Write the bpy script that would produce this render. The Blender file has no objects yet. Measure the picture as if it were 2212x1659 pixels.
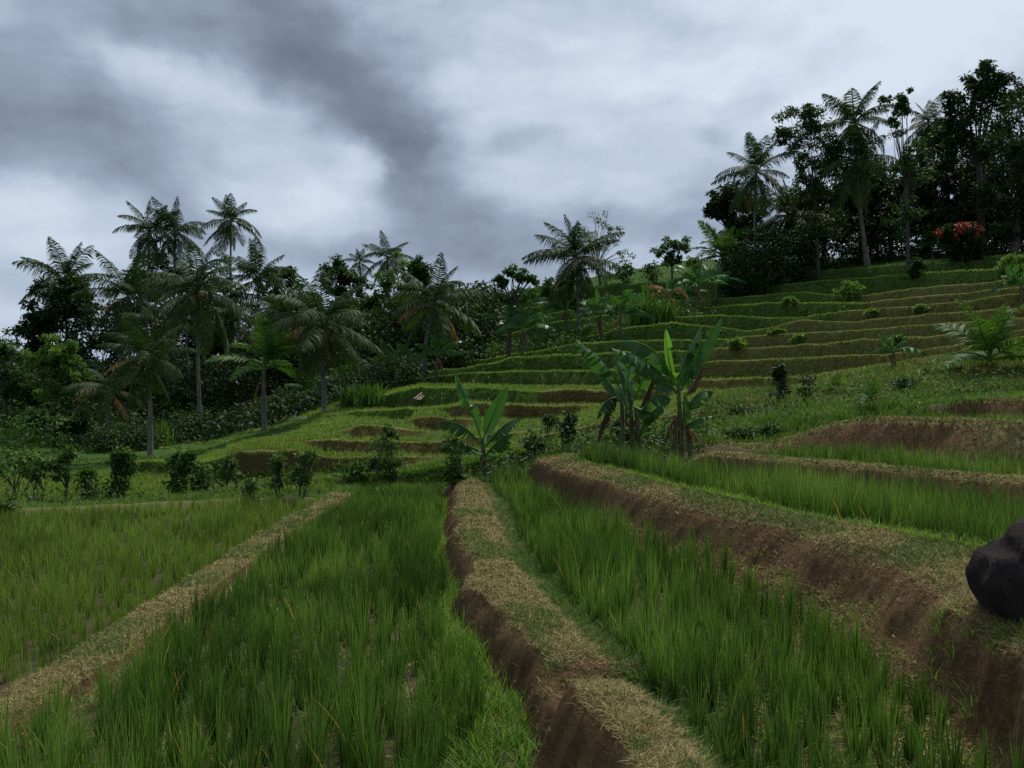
import bpy, math, random
import numpy as np
random.seed(7)
rng = np.random.default_rng(11)
F = 1720.0; CX = 1106.0; CY = 830.0          # focal length and principal point of the photo (2212 px wide)
scene = bpy.context.scene
COL = scene.collection
PI = math.pi

# ---------------------------------------------------------------- small helpers
def tag(o, label=None, cat=None, group=None, kind=None):
    if label: o['label'] = label
    if cat: o['category'] = cat
    if group: o['group'] = group
    if kind: o['kind'] = kind
    return o

def empty(name, loc, label, cat, group=None):
    o = bpy.data.objects.new(name, None); COL.objects.link(o)
    o.location = loc; o.empty_display_size = .2
    return tag(o, label, cat, group)

def link(name, mesh, parent=None, loc=None):
    o = bpy.data.objects.new(name, mesh); COL.objects.link(o)
    if parent is not None: o.parent = parent
    if loc is not None: o.location = loc
    return o

class MB:
    """collects quads / triangles with a per-vertex float 'tint'; makes one mesh"""
    def __init__(s): s.v = []; s.q = []; s.t = []; s.c = []; s.n = 0
    def add(s, v, quads=None, tris=None, tint=None):
        v = np.asarray(v, dtype=np.float32).reshape(-1, 3)
        if quads is not None and len(quads): s.q.append(np.asarray(quads, dtype=np.int64) + s.n)
        if tris is not None and len(tris): s.t.append(np.asarray(tris, dtype=np.int64) + s.n)
        c = np.zeros(len(v), np.float32) + (0.5 if tint is None else tint)
        s.v.append(v); s.c.append(c.astype(np.float32)); s.n += len(v)
    def mesh(s, name, mat, smooth=True, attrs=None):
        me = bpy.data.meshes.new(name)
        v = np.concatenate(s.v) if s.v else np.zeros((0, 3), np.float32)
        q = np.concatenate(s.q) if s.q else np.zeros((0, 4), np.int64)
        t = np.concatenate(s.t) if s.t else np.zeros((0, 3), np.int64)
        nl = q.size + t.size; nf = len(q) + len(t)
        me.vertices.add(len(v)); me.vertices.foreach_set('co', v.ravel())
        me.loops.add(nl); me.loops.foreach_set('vertex_index', np.concatenate([q.ravel(), t.ravel()]).astype(np.int32))
        me.polygons.add(nf)
        st = np.concatenate([np.arange(len(q)) * 4, q.size + np.arange(len(t)) * 3]).astype(np.int32)
        me.polygons.foreach_set('loop_start', st)
        me.polygons.foreach_set('use_smooth', np.full(nf, smooth))
        a = me.attributes.new('tint', 'FLOAT', 'POINT'); a.data.foreach_set('value', np.concatenate(s.c))
        for k, arr in (attrs or {}).items():
            a = me.attributes.new(k, 'FLOAT', 'POINT'); a.data.foreach_set('value', arr.astype(np.float32))
        me.update(calc_edges=True)
        if mat: me.materials.append(mat)
        return me
    def obj(s, name, mat, parent=None, smooth=True, loc=None, attrs=None):
        me = s.mesh(name, mat, smooth, attrs)
        return link(name, me, parent, loc)

def hash2(ix, iy, seed):
    h = (ix.astype(np.int64) * 374761393 + iy.astype(np.int64) * 668265263 + seed * 974711) & 0x7fffffff
    h = (h ^ (h >> 13)) * 1274126177 & 0x7fffffff
    return ((h ^ (h >> 16)) & 0xffff) / 65535.0
def noise2(x, y, seed=0):
    x = np.asarray(x, float); y = np.asarray(y, float)
    ix = np.floor(x).astype(np.int64); iy = np.floor(y).astype(np.int64)
    fx = x - ix; fy = y - iy; fx = fx * fx * (3 - 2 * fx); fy = fy * fy * (3 - 2 * fy)
    a = hash2(ix, iy, seed); b = hash2(ix + 1, iy, seed); c = hash2(ix, iy + 1, seed); d = hash2(ix + 1, iy + 1, seed)
    return (a * (1 - fx) + b * fx) * (1 - fy) + (c * (1 - fx) + d * fx) * fy - .5
def fbm(x, y, seed=0, o=3):
    r = 0; a = 1
    for k in range(o): r = r + a * noise2(np.asarray(x) * 2 ** k, np.asarray(y) * 2 ** k, seed + k * 17); a *= .5
    return r
def sstep(x, a, b):
    t = np.clip((np.asarray(x, float) - a) / (b - a), 0, 1); return t * t * (3 - 2 * t)

def P(px, row, Y):                              # a point seen at (px,row) in the photo, Y metres ahead
    return np.array([(px - CX) / F * Y, Y, -(row - CY) / F * Y])

# ---------------------------------------------------------------- materials
def nodes_of(name):
    m = bpy.data.materials.new(name); m.use_nodes = True
    nt = m.node_tree; nt.nodes.clear()
    return m, nt, nt.nodes, nt.links
def ramp(nd, stops):
    r = nd.new('ShaderNodeValToRGB'); e = r.color_ramp.elements
    while len(e) < len(stops): e.new(.5)
    for el, (p, c) in zip(e, stops): el.position = p; el.color = (*c, 1)
    return r
def mathn(nt, op, a, b=None, clamp=False):
    n = nt.nodes.new('ShaderNodeMath'); n.operation = op; n.use_clamp = clamp
    for i, x in enumerate((a, b)):
        if x is None: continue
        if isinstance(x, (int, float)): n.inputs[i].default_value = x
        else: nt.links.new(x, n.inputs[i])
    return n.outputs[0]
def noise_node(nt, scale, detail=4, rough=.6, vec=None):
    n = nt.nodes.new('ShaderNodeTexNoise'); n.inputs['Scale'].default_value = scale
    n.inputs['Detail'].default_value = detail; n.inputs['Roughness'].default_value = rough
    if vec is not None: nt.links.new(vec, n.inputs['Vector'])
    return n
def mixc(nt, fac, a, b):
    n = nt.nodes.new('ShaderNodeMix'); n.data_type = 'RGBA'
    for s, x in ((n.inputs[0], fac), (n.inputs[6], a), (n.inputs[7], b)):
        if isinstance(x, (int, float)): s.default_value = x
        elif isinstance(x, tuple): s.default_value = (*x, 1)
        else: nt.links.new(x, s)
    return n.outputs[2]

def leaf_mat(name, stops, rough=.5, trans=.25, spec=.35, patch=0.0, patchscale=.5, tcol=1.6):
    m, nt, nd, lk = nodes_of(name)
    at = nd.new('ShaderNodeAttribute'); at.attribute_name = 'tint'
    fac = at.outputs['Fac']
    if patch:
        geo = nd.new('ShaderNodeNewGeometry')
        nz = noise_node(nt, patchscale, 3, .6, geo.outputs['Position'])
        p = mathn(nt, 'MULTIPLY', mathn(nt, 'SUBTRACT', nz.outputs['Fac'], .5), patch)
        fac = mathn(nt, 'ADD', fac, p, True)
    r = ramp(nd, stops); lk.new(fac, r.inputs[0])
    pr = nd.new('ShaderNodeBsdfPrincipled'); lk.new(r.outputs[0], pr.inputs['Base Color'])
    pr.inputs['Roughness'].default_value = rough; pr.inputs['Specular IOR Level'].default_value = spec
    out = nd.new('ShaderNodeOutputMaterial')
    if trans > 0:
        tr = nd.new('ShaderNodeBsdfTranslucent')
        tc = mixc(nt, 1.0, r.outputs[0], r.outputs[0])
        g = nd.new('ShaderNodeVectorMath'); g.operation = 'MULTIPLY'
        lk.new(r.outputs[0], g.inputs[0]); g.inputs[1].default_value = (tcol, tcol * 1.1, tcol * .5)
        lk.new(g.outputs[0], tr.inputs['Color'])
        mx = nd.new('ShaderNodeMixShader'); mx.inputs[0].default_value = trans
        lk.new(pr.outputs[0], mx.inputs[1]); lk.new(tr.outputs[0], mx.inputs[2]); lk.new(mx.outputs[0], out.inputs[0])
    else: lk.new(pr.outputs[0], out.inputs[0])
    return m

def bark_mat(name, a, b, scale=6, rings=0):
    m, nt, nd, lk = nodes_of(name)
    tc = nd.new('ShaderNodeNewGeometry')
    nz = noise_node(nt, scale, 5, .65, tc.outputs['Position'])
    fac = nz.outputs['Fac']
    if rings:
        w = nd.new('ShaderNodeTexWave'); w.bands_direction = 'Z'; w.inputs['Scale'].default_value = rings
        w.inputs['Distortion'].default_value = 3; w.inputs['Detail'].default_value = 2
        lk.new(tc.outputs['Position'], w.inputs['Vector'])
        fac = mathn(nt, 'ADD', mathn(nt, 'MULTIPLY', nz.outputs['Fac'], .75), mathn(nt, 'MULTIPLY', w.outputs['Fac'], .25))
    r = ramp(nd, [(.3, a), (.7, b)]); lk.new(fac, r.inputs[0])
    pr = nd.new('ShaderNodeBsdfPrincipled'); lk.new(r.outputs[0], pr.inputs['Base Color']); pr.inputs['Roughness'].default_value = .85
    bp = nd.new('ShaderNodeBump'); bp.inputs['Strength'].default_value = .5; bp.inputs['Distance'].default_value = .03
    lk.new(fac, bp.inputs['Height']); lk.new(bp.outputs[0], pr.inputs['Normal'])
    out = nd.new('ShaderNodeOutputMaterial'); lk.new(pr.outputs[0], out.inputs[0])
    return m

def soil_mat(name, soil0, soil1, straw0, straw1, green, bump=.5, k=1.0):
    """bare soil, mown straw where the 'straw' attribute is high, green where 'green' is high, broken up by noise"""
    m, nt, nd, lk = nodes_of(name)
    geo = nd.new('ShaderNodeNewGeometry'); pos = geo.outputs['Position']
    n1 = noise_node(nt, 22, 6, .7, pos); n2 = noise_node(nt, 2.2, 4, .6, pos); n3 = noise_node(nt, 70, 3, .7, pos); n4 = noise_node(nt, 7, 4, .65, pos)
    r1 = ramp(nd, [(.3, soil0), (.72, soil1)]); lk.new(mathn(nt, 'ADD', mathn(nt, 'MULTIPLY', n1.outputs['Fac'], .6), mathn(nt, 'MULTIPLY', n2.outputs['Fac'], .4)), r1.inputs[0])
    r2 = ramp(nd, [(.3, straw0), (.7, straw1)]); lk.new(mathn(nt, 'ADD', mathn(nt, 'MULTIPLY', n3.outputs['Fac'], .5), mathn(nt, 'MULTIPLY', n4.outputs['Fac'], .5)), r2.inputs[0])
    def cover(attr, nz, k, sharp):
        a = nd.new('ShaderNodeAttribute'); a.attribute_name = attr
        x = mathn(nt, 'ADD', a.outputs['Fac'], mathn(nt, 'MULTIPLY', mathn(nt, 'SUBTRACT', nz, .5), k))
        mr = nd.new('ShaderNodeMapRange'); mr.inputs['From Min'].default_value = .5 - sharp; mr.inputs['From Max'].default_value = .5 + sharp
        lk.new(x, mr.inputs['Value']); return mr.outputs[0]
    c = mixc(nt, cover('straw', n1.outputs['Fac'], 1.3 * k, .22), r1.outputs[0], r2.outputs[0])
    c = mixc(nt, cover('green', n4.outputs['Fac'], 1.2 * k, .2), c, green)
    pr = nd.new('ShaderNodeBsdfPrincipled'); lk.new(c, pr.inputs['Base Color']); pr.inputs['Roughness'].default_value = .95
    pr.inputs['Specular IOR Level'].default_value = .1
    hsum = mathn(nt, 'ADD', n1.outputs['Fac'], mathn(nt, 'MULTIPLY', n3.outputs['Fac'], .5))
    bp = nd.new('ShaderNodeBump'); bp.inputs['Strength'].default_value = bump; bp.inputs['Distance'].default_value = .05
    lk.new(hsum, bp.inputs['Height']); lk.new(bp.outputs[0], pr.inputs['Normal'])
    out = nd.new('ShaderNodeOutputMaterial'); lk.new(pr.outputs[0], out.inputs[0])
    return m

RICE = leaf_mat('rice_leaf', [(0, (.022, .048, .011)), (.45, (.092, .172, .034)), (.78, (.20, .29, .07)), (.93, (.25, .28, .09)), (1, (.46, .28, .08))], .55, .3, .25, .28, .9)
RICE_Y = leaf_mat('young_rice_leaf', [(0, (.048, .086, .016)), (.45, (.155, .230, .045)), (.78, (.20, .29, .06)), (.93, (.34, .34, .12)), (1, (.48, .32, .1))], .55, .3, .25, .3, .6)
GRASS = leaf_mat('wild_grass_leaf', [(0, (.028, .066, .012)), (.5, (.080, .165, .024)), (.85, (.19, .31, .05)), (1, (.36, .33, .12))], .6, .3, .2, .5, .35)
STRAW = leaf_mat('cut_straw', [(0, (.10, .07, .028)), (.35, (.20, .155, .062)), (.7, (.335, .272, .115)), (.86, (.48, .40, .20)), (1, (.10, .165, .04))], .8, .1, .15)
STRAW_G = leaf_mat('mown_grass', [(0, (.07, .075, .022)), (.45, (.17, .19, .05)), (.8, (.27, .29, .09)), (1, (.36, .32, .14))], .7, .2, .15, .5, .5)
PALM = leaf_mat('palm_leaflet', [(0, (.014, .032, .009)), (.5, (.033, .066, .016)), (.85, (.10, .13, .035)), (1, (.22, .16, .06))], .55, .22, .16)
PALM_Y = leaf_mat('young_palm_leaflet', [(0, (.03, .075, .015)), (.5, (.075, .16, .03)), (.85, (.16, .24, .05)), (1, (.3, .22, .08))], .55, .25, .18)
PALM_DEAD = leaf_mat('dead_palm_leaflet', [(0, (.10, .05, .02)), (.5, (.25, .13, .04)), (1, (.38, .24, .08))], .7, .2, .2)
BANANA = leaf_mat('banana_leaf_blade', [(0, (.020, .060, .018)), (.5, (.046, .125, .030)), (.85, (.115, .27, .040)), (1, (.18, .38, .045))], .42, .32, .35, 0, 1, 1.7)
BANANA_DEAD = leaf_mat('dead_banana_leaf', [(0, (.045, .034, .022)), (.6, (.13, .092, .055)), (1, (.42, .24, .08))], .8, .15, .15)
LEAF_D = leaf_mat('dark_broad_leaf', [(0, (.012, .028, .008)), (.5, (.026, .056, .013)), (.85, (.055, .10, .022)), (1, (.10, .15, .035))], .62, .2, .22)
LEAF_M = leaf_mat('mid_broad_leaf', [(0, (.025, .06, .012)), (.5, (.050, .11, .022)), (.85, (.10, .19, .035)), (1, (.17, .25, .05))], .6, .25, .25)
LEAF_L = leaf_mat('light_broad_leaf', [(0, (.05, .10, .02)), (.5, (.10, .19, .03)), (.85, (.19, .29, .05)), (1, (.28, .36, .08))], .6, .3, .25)
FLOWER = leaf_mat('red_flower', [(0, (.18, .03, .022)), (.5, (.36, .065, .045)), (1, (.5, .16, .11))], .6, .2, .3)
BARK = bark_mat('tree_bark', (.035, .028, .020), (.12, .10, .075), 5)
PALMBARK = bark_mat('palm_bark', (.06, .05, .038), (.25, .225, .185), 4, 5)
STEM = bark_mat('banana_stem', (.05, .04, .022), (.13, .17, .06), 9)
HUSK = bark_mat('coconut_husk', (.10, .08, .02), (.25, .19, .06), 9)
MUD = soil_mat('paddy_mud', (.045, .032, .020), (.12, .085, .055), (.12, .10, .05), (.24, .20, .10), (.055, .11, .02))
BUND = soil_mat('mown_bund_soil', (.058, .035, .016), (.205, .130, .060), (.175, .138, .055), (.36, .29, .122), (.075, .12, .03), .8)
HILL = soil_mat('hillside_soil', (.050, .034, .013), (.14, .10, .038), (.22, .20, .06), (.42, .39, .13), (.048, .105, .018), .7, .65)

# ---------------------------------------------------------------- foreground heights (h = metres below the eye)
def I(x, pts):
    p = np.array(pts, float); return np.interp(x, p[:, 0], p[:, 1])
def wob(Y, seed, a=.05, f=1.1): return a * 2 * fbm(np.asarray(Y) * f, np.zeros_like(np.asarray(Y, float)) + seed * 3.1, seed, 3)
B2L = [(1, .95), (2, .80), (2.8, .55), (3.28, .43), (3.72, .36), (4.16, .27), (4.26, .27), (4.34, .34), (4.60, .27), (5.13, .13), (6.22, -.166), (6.8, -.36), (7.5, -.42), (9, -.62), (10.8, -.78), (13.9, -1.02), (16, -1.2)]
B2R = [(1, 1.4), (2, 1.15), (2.8, .88), (3.28, .79), (3.72, .75), (4.18, .67), (4.32, .60), (4.60, .58), (5.13, .55), (6.22, .34), (7.5, .04), (10.8, -.22), (13.9, -.56), (16, -.7)]
K3F = [(0.5, 2.1), (2.5, 2.3), (3.5, 2.36), (3.77, 2.42), (4.3, 2.54), (5.0, 2.70), (5.5, 2.74), (6.2, 2.70), (6.94, 2.54), (7.68, 2.20), (8.85, 1.76), (11, 1.08), (13.5, .46), (14, .75), (14.6, 1.3), (16, 1.6)]
K3B = [(1, 4.9), (4, 4.2), (5, 3.95), (6.06, 3.55), (7.47, 2.82), (8.5, 2.43), (9.86, 1.96), (13.2, 1.02), (13.9, .98), (14.6, 1.5), (16, 1.8)]
X4 = [(2, 9), (4, 7.5), (6, 6.2), (7.8, 5.05), (8.7, 4.5), (11.2, 2.57), (12, 2.2), (13.5, 1.9), (16, 2.0)]
X5 = [(2, 13), (6, 9.4), (8, 8), (10, 6.4), (12.4, 4.55), (13.5, 3.9), (16, 3.4)]
X6 = [(2, 16), (10, 12), (13, 9.3), (15, 7.6), (16, 7)]
WILD = [(-16, 2.55), (-9, 2.45), (-3, 2.2), (-1, 2.08), (0, 1.85), (.5, 1.6), (1.5, 1.2), (3, 1.0), (5, .72), (7, .5), (10, .3), (15, .1)]
YF1 = [(-16, 12.0), (-8.4, 13.4), (-5.5, 14.3), (-3.2, 14.7)]

def cuts(Y):
    """the X of every bund and bank edge at the distance Y"""
    b1 = -3.08 + wob(Y, 1, .06); b2l = I(Y, B2L) + wob(Y, 2, .05, 1.6); b2r = I(Y, B2R) + wob(Y, 3, .035, 1.3)
    k3f = I(Y, K3F) + wob(Y, 4, .07, 1.4); k3b = I(Y, K3B) + wob(Y, 5, .05)
    x4 = I(Y, X4) + wob(Y, 6, .08); x5 = I(Y, X5) + wob(Y, 7, .15); x6 = I(Y, X6) + wob(Y, 8, .1)
    return b1, b2l, b2r, k3f, np.maximum(k3b, k3f + .25), x4, x5, x6

def prof(Y):
    b1, b2l, b2r, k3f, k3b, x4, x5, x6 = cuts(Y)
    f4 = float(1 - sstep(Y, 11.0, 12.0))                # bund 4 dies out here
    f5 = float(1 - sstep(Y, 12.0, 13.9))
    t2 = 1.71 - .16 * float(sstep(Y, 4.27, 4.22)) + .04 * float(noise2(Y * .9, 3.3, 5)) + .20 * math.exp(-((Y - 4.60) / .22) ** 2)
    k3r = float(I(Y, [(2, .12), (3.6, .14), (4.4, .30), (5.5, .64), (7.2, .74), (9.2, .52), (11, .36), (14, .18)])) * (1 + .25 * float(noise2(Y * 1.4, 4.4, 9)))
    face = .5 + .5 * float(sstep(noise2(Y * 1.3, 7.7, 9), -.2, .2))
    bp = [(-16, 2.25), (b1 - .36, 2.25), (b1 - .22, 1.98), (b1 + .18, 1.95), (b1 + .27, 2.04), (b1 + .34, 2.05),
          (b2l - .14, 2.05), (b2l - .02, 1.78), (b2l + .07, t2), (b2r - .05, t2 + .01), (b2r + .03, t2 + .08), (b2r + .28, 1.80),
          (k3f - k3r, 1.82), (k3f - .45 * k3r, 1.62), (k3f - .09, 1.36), (k3f + .08, 1.265), (k3b, 1.25), (k3b + .16, 1.34),
          (x4 - .24, 1.34), (x4 - .02, 1.34 - .34 * f4), (x4 + .1, 1.34 - .38 * f4), (x4 + .40, 1.34 - .38 * f4), (x4 + .55, 1.34 - .26 * f4),
          (x5, 1.08), (x5 + .5, 1.07 - .47 * f5), (x5 + .75, 1.06 - .56 * f5), (x5 + 1.0, 1.05 - .55 * f5), (x5 + 1.2, 1.04 - .42 * f5), (x6, .64), (x6 + .3, .29), (x6 + 1, .27), (20, .15)]
    a = np.array(bp, float); a[:, 0] = np.maximum.accumulate(a[:, 0] + np.arange(len(a)) * 1e-5)
    return a
def zf(X, Y):
    X = np.atleast_1d(np.asarray(X, float)); a = prof(Y); h = np.interp(X, a[:, 0], a[:, 1])
    yf = np.interp(X, *np.array(YF1).T)
    wl = 1 - sstep(X, -3.9, -3.3)
    lip = wl * np.exp(-((Y - yf - .25) / .16) ** 2) * .17
    h = h - lip
    b = sstep(Y + 0 * X, 14.3, 15.7)
    wb = 1 - sstep(X, -3.6, -2.4)
    b = b * (1 - wb) + wb * sstep(Y - yf, .0, 1.1)
    return h * (1 - b) + np.interp(X, *np.array(WILD).T) * b
YEND = 16.0

# ---------------------------------------------------------------- hillside: terrace edges, front to back, as (photo x, distance, photo row)
LINES = [
 [(-900,18,1120),(0,18,1107),(300,18,1100),(500,18,1060),(700,17.3,1035),(900,17,1020),(1000,17,1005),(1100,17,985),(1300,17.3,945),(1500,17.5,920),(1700,17.5,890),(1900,17.5,864),(2200,17.5,840),(3000,17.5,800)],
 [(-900,27,1010),(0,27,1010),(200,28,1002),(350,25,998),(440,22,992),(507,20,977),(633,19.2,975),(720,18.6,988),(873,18.3,986),(953,18.3,988),(1100,18.4,962),(1213,18.8,935),(1300,19,915),(1500,19,893),(1700,19.2,873),(1900,19,849),(2200,19,826),(3000,19,780)],
 [(-900,36,965),(0,36,965),(300,35,968),(440,27,975),(507,22.5,964),(663,20.3,953),(813,19.8,952),(900,19.6,957),(1000,19.5,948),(1213,20.2,924),(1300,20.6,905),(1540,20.6,876),(1700,20.4,862),(1900,20.3,838),(2200,20.3,808),(3000,20.3,760)],
 [(-900,44,955),(0,44,955),(300,43,956),(440,35,960),(560,26,948),(663,22,938),(753,21.2,931),(780,21.1,921),(963,21,935),(1050,21,928),(1213,21.6,911),(1300,21.9,896),(1500,21.8,866),(1700,21.5,857),(1900,21.3,828),(2200,21.2,793),(3000,21.2,735)],
 [(-900,50,942),(0,50,942),(450,42,950),(560,31,932),(700,24.2,918),(870,22.6,905),(905,22.5,898),(960,22.4,903),(1130,22.4,913),(1213,22.9,901),(1300,23.2,887),(1500,22.8,859),(1700,22.4,853),(1900,22.2,818),(2200,22,780),(3000,22,715)],
 [(-900,55,930),(0,55,930),(450,48,938),(600,34,915),(700,27.5,898),(850,25,886),(973,24.3,873),(1003,24.2,869),(1066,24.2,874),(1296,24.6,876),(1400,24.2,867),(1540,23.8,854),(1700,23.3,849),(1900,23,809),(2200,22.8,765),(3000,22.8,690)],
 [(-900,60,920),(0,60,920),(450,54,926),(600,40,903),(700,33,880),(800,29.5,862),(906,27.6,839),(1160,27.2,839),(1186,27.1,841),(1313,27,843),(1540,25.2,844),(1664,24.3,842),(1900,23.8,798),(2200,23.6,750),(3000,23.6,665)],
 [(-900,64,912),(0,64,912),(450,59,916),(700,37,868),(800,32.5,850),(906,29.5,833),(1160,28.8,835),(1313,28.6,837),(1460,28,834),(1493,27.6,823),(1525,27.3,819),(1660,26.2,816),(1745,25.6,813),(1900,25,788),(2200,24.4,738),(3000,24.4,645)],
 [(-900,68,905),(0,68,905),(450,64,908),(700,43,858),(850,36,826),(996,33,809),(1133,32.6,804),(1300,32,801),(1508,30,782),(1710,28.2,775),(1905,26.4,766),(2000,25.8,755),(2200,25.2,728),(3000,25.2,630)],
 [(-900,72,898),(0,72,898),(450,70,900),(700,51,846),(900,41,808),(1060,37.6,788),(1106,37,774),(1313,36,764),(1511,33.6,754),(1710,31,748),(1923,28.4,729),(2065,27.4,723),(2200,26.8,715),(3000,26.6,610)],
 [(-900,77,892),(0,77,892),(450,75,893),(700,58,836),(900,48,794),(1040,44.5,778),(1206,41.5,752),(1246,41,744),(1330,40.2,739),(1582,36.2,731),(1597,36,727),(1781,33.2,718),(1959,30.6,706),(2083,29.2,695),(2200,28.4,690),(3000,28,590)],
 [(-900,82,886),(0,82,886),(450,80,887),(700,66,826),(900,55,782),(1100,49,760),(1316,45,719),(1346,44.5,709),(1450,43,699),(1620,39.8,712),(1660,38.8,706),(1731,37.2,691),(1834,35.4,695),(1994,33,681),(2165,31,668),(2200,30.7,666),(3000,30,565)],
 [(-900,87,881),(0,87,881),(450,85,882),(700,74,818),(900,62,770),(1100,55,742),(1250,51,712),(1426,48,690),(1550,45.6,682),(1660,42.4,688),(1739,41.6,682),(1817,39.6,671),(1959,36.8,663),(2100,35,649),(2200,34,633),(3000,33.5,540)],
 [(-900,92,877),(0,92,877),(450,90,878),(700,80,808),(900,68,755),(1050,62,735),(1200,60,695),(1400,56.5,672),(1550,51.6,664),(1675,47,654),(1870,42.4,652),(2100,38.6,631),(2200,37.6,620),(3000,37,525)],
 [(-900,97,873),(0,97,873),(450,96,874),(700,86,800),(900,74,740),(1050,67,700),(1250,65,668),(1400,61.5,655),(1604,53.6,643),(1728,49.4,631),(1852,46.4,638),(2030,43,617),(2136,41.6,610),(2200,41,603),(3000,40.5,505)],
 [(-900,103,869),(0,103,869),(450,102,870),(700,93,793),(900,81,725),(1050,74,680),(1250,71,648),(1400,67.5,635),(1600,59.4,625),(1800,52.5,605),(2000,48,590),(2200,45.2,580),(3000,44.5,480)],
 [(-900,112,864),(0,112,864),(450,111,865),(700,102,785),(900,90,710),(1050,81,655),(1250,78,625),(1400,74.5,612),(1600,65.5,605),(1746,59,589),(1959,53.8,571),(2200,50.6,560),(3000,50,455)],
 [(-900,124,858),(0,124,858),(450,123,859),(700,112,778),(870,101,715),(960,95,690),(1050,90,638),(1120,89,628),(1320,87,592),(1480,84,563),(1600,79,560),(1750,73,560),(1959,67,552),(2200,63,545),(3000,62,440)],
 [(-900,160,850),(0,160,850),(450,160,850),(900,150,800),(1050,140,740),(1320,135,700),(1600,125,680),(2000,110,650),(3000,100,560)],
 [(-900,600,836),(450,600,836),(900,600,835),(3000,600,834)],
]
MOWN = {2:(480,1e9),3:(480,1e9),4:(700,1e9),5:(890,1e9),6:(970,1e9),7:(1165,1e9),8:(1490,1e9),9:(1500,1e9),10:(1505,1e9),11:(1580,1e9),12:(1660,1e9),13:(1800,1e9),14:(1870,1e9),15:(1852,1e9)}
def build_hill():
    px = np.concatenate([np.arange(-900, -100, 25), np.arange(-100, 2350, 5), np.arange(2350, 3001, 25)]).astype(float)
    X16 = (px - CX) / F * YEND
    Ls = [(np.full_like(px, YEND), zf(X16, YEND), 0 * px)]
    for k, L in enumerate(LINES, 1):
        a = np.array(L, float); Yk = np.interp(px, a[:, 0], a[:, 1]); rk = np.interp(px, a[:, 0], a[:, 2])
        w = fbm(px * .022, np.full_like(px, k * 5.3), 30 + k, 3); w2 = fbm(px * .035, np.full_like(px, k * 3.7), 90 + k, 3)
        Yk = Yk + np.clip(.012 * Yk, 0, .7) * w; rk = rk + np.clip(90 / Yk, 1.0, 3.5) * w2
        lo, hi = MOWN.get(k, (1e9, 1e9))
        mown = sstep(px, lo - 18, lo + 18) * 1.0
        # a mown bund ends in a rounded nose that dips at its left end
        if k in MOWN: rk = rk + (1 - sstep(px, lo - 10, lo + 45)) * sstep(px, lo - 160, lo - 10) * 160 / Yk
        Ls.append((Yk, (rk - CY) / F * Yk, mown))
    rowsY, rowsH, lipA, risA, mowA, treA = [], [], [], [], [], []
    def put(Y, h, lip, ris, mow, tre):
        rowsY.append(Y); rowsH.append(h); lipA.append(lip + 0 * px); risA.append(ris + 0 * px); mowA.append(mow + 0 * px); treA.append(tre + 0 * px)
    for k in range(len(Ls) - 1):
        Y0, h0, m0 = Ls[k]; Y1, h1, m1 = Ls[k + 1]
        Y1 = np.maximum(Y1, Y0 + .5)
        Ls[k + 1] = (Y1, h1, m1)
        d = Y1 - Y0; rise = h0 - h1
        if k >= 17:
            for t in np.linspace(0, 1, 8)[:-1]: put(Y0 + d * t, h0 + (h1 - h0) * t, 0, 0, 0, 0)
            continue
        s = sstep(rise, .08, .28)
        run = np.minimum(.22 + .45 * np.clip(rise, 0, 1.2) * (1 - .55 * m1), .45 * d)
        lipw = np.minimum(.28, .12 * d); drop = .07 * s
        tr = h0 + drop
        def mixh(t, hflat): return (1 - s) * (h0 + (h1 - h0) * t) + s * hflat
        f = lambda y: (y - Y0) / d
        y = Y0 + 0 * d; put(y, h0, 1, 0, m0, 0)
        y = Y0 + lipw; put(y, mixh(f(y), h0 + .01), 1, 0, m0, 0)
        y = Y0 + lipw * 1.5; put(y, mixh(f(y), tr), .2, 0, m0, .5)
        for t in (.25, .5, .75, 1):
            y = Y0 + lipw * 1.5 + (d - run - lipw * 1.5) * t; put(y, mixh(f(y), tr - .01 * t), 0, .15 if t == 1 else 0, m0, 1)
        for t in (.2, .4, .6, .8, .93):
            y = Y1 - run * (1 - t); hh = tr + (h1 - tr) * (t ** .8)
            put(y + .04 * fbm(px * .15, t * 9 + 0 * px + k, 50 + k, 2) * (.3 + run), mixh(f(y), hh), 0 if t < .9 else .5, 1, m1, 0)
    Yg = np.array(rowsY); Hg = np.array(rowsH)
    Xg = (px[None, :] - CX) / F * Yg
    far = sstep(Yg, 16.1, 18)
    tre = np.array(treA)
    Hg = Hg - far * (.05 * fbm(Xg * 1.1, Yg * 1.1, 70, 3) * (1 - .5 * tre))
    nr, nc = Yg.shape
    return px, Yg, Hg, Xg, np.array(lipA), np.array(risA), np.array(mowA), tre
HPX, HY, HH, HX, HLIP, HRIS, HMOW, HTRE = build_hill()

def ground_h(px, Y):
    if Y < YEND: return float(zf([(px - CX) / F * Y], Y)[0])
    j = int(np.clip(np.searchsorted(HPX, px), 1, len(HPX) - 1))
    if abs(HPX[j - 1] - px) < abs(HPX[j] - px): j -= 1
    return float(np.interp(Y, HY[:, j], HH[:, j]))
def at_ground(px, Y): return np.array([(px - CX) / F * Y, Y, -ground_h(px, Y)])
def at_pixel(px, row):
    """where the sight line through a pixel meets the ground"""
    for Y in np.arange(2.5, YEND, .04):
        if CY + F * ground_h(px, Y) / Y <= row: return at_ground(px, Y)
    j = int(np.argmin(abs(HPX - px))); r = CY + F * HH[:, j] / HY[:, j]
    i = int(np.argmax(r <= row)); i = max(i, 1)
    t = np.clip((r[i - 1] - row) / max(r[i - 1] - r[i], 1e-6), 0, 1)
    return at_ground(px, float(HY[i - 1, j] + t * (HY[i, j] - HY[i - 1, j])))

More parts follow.
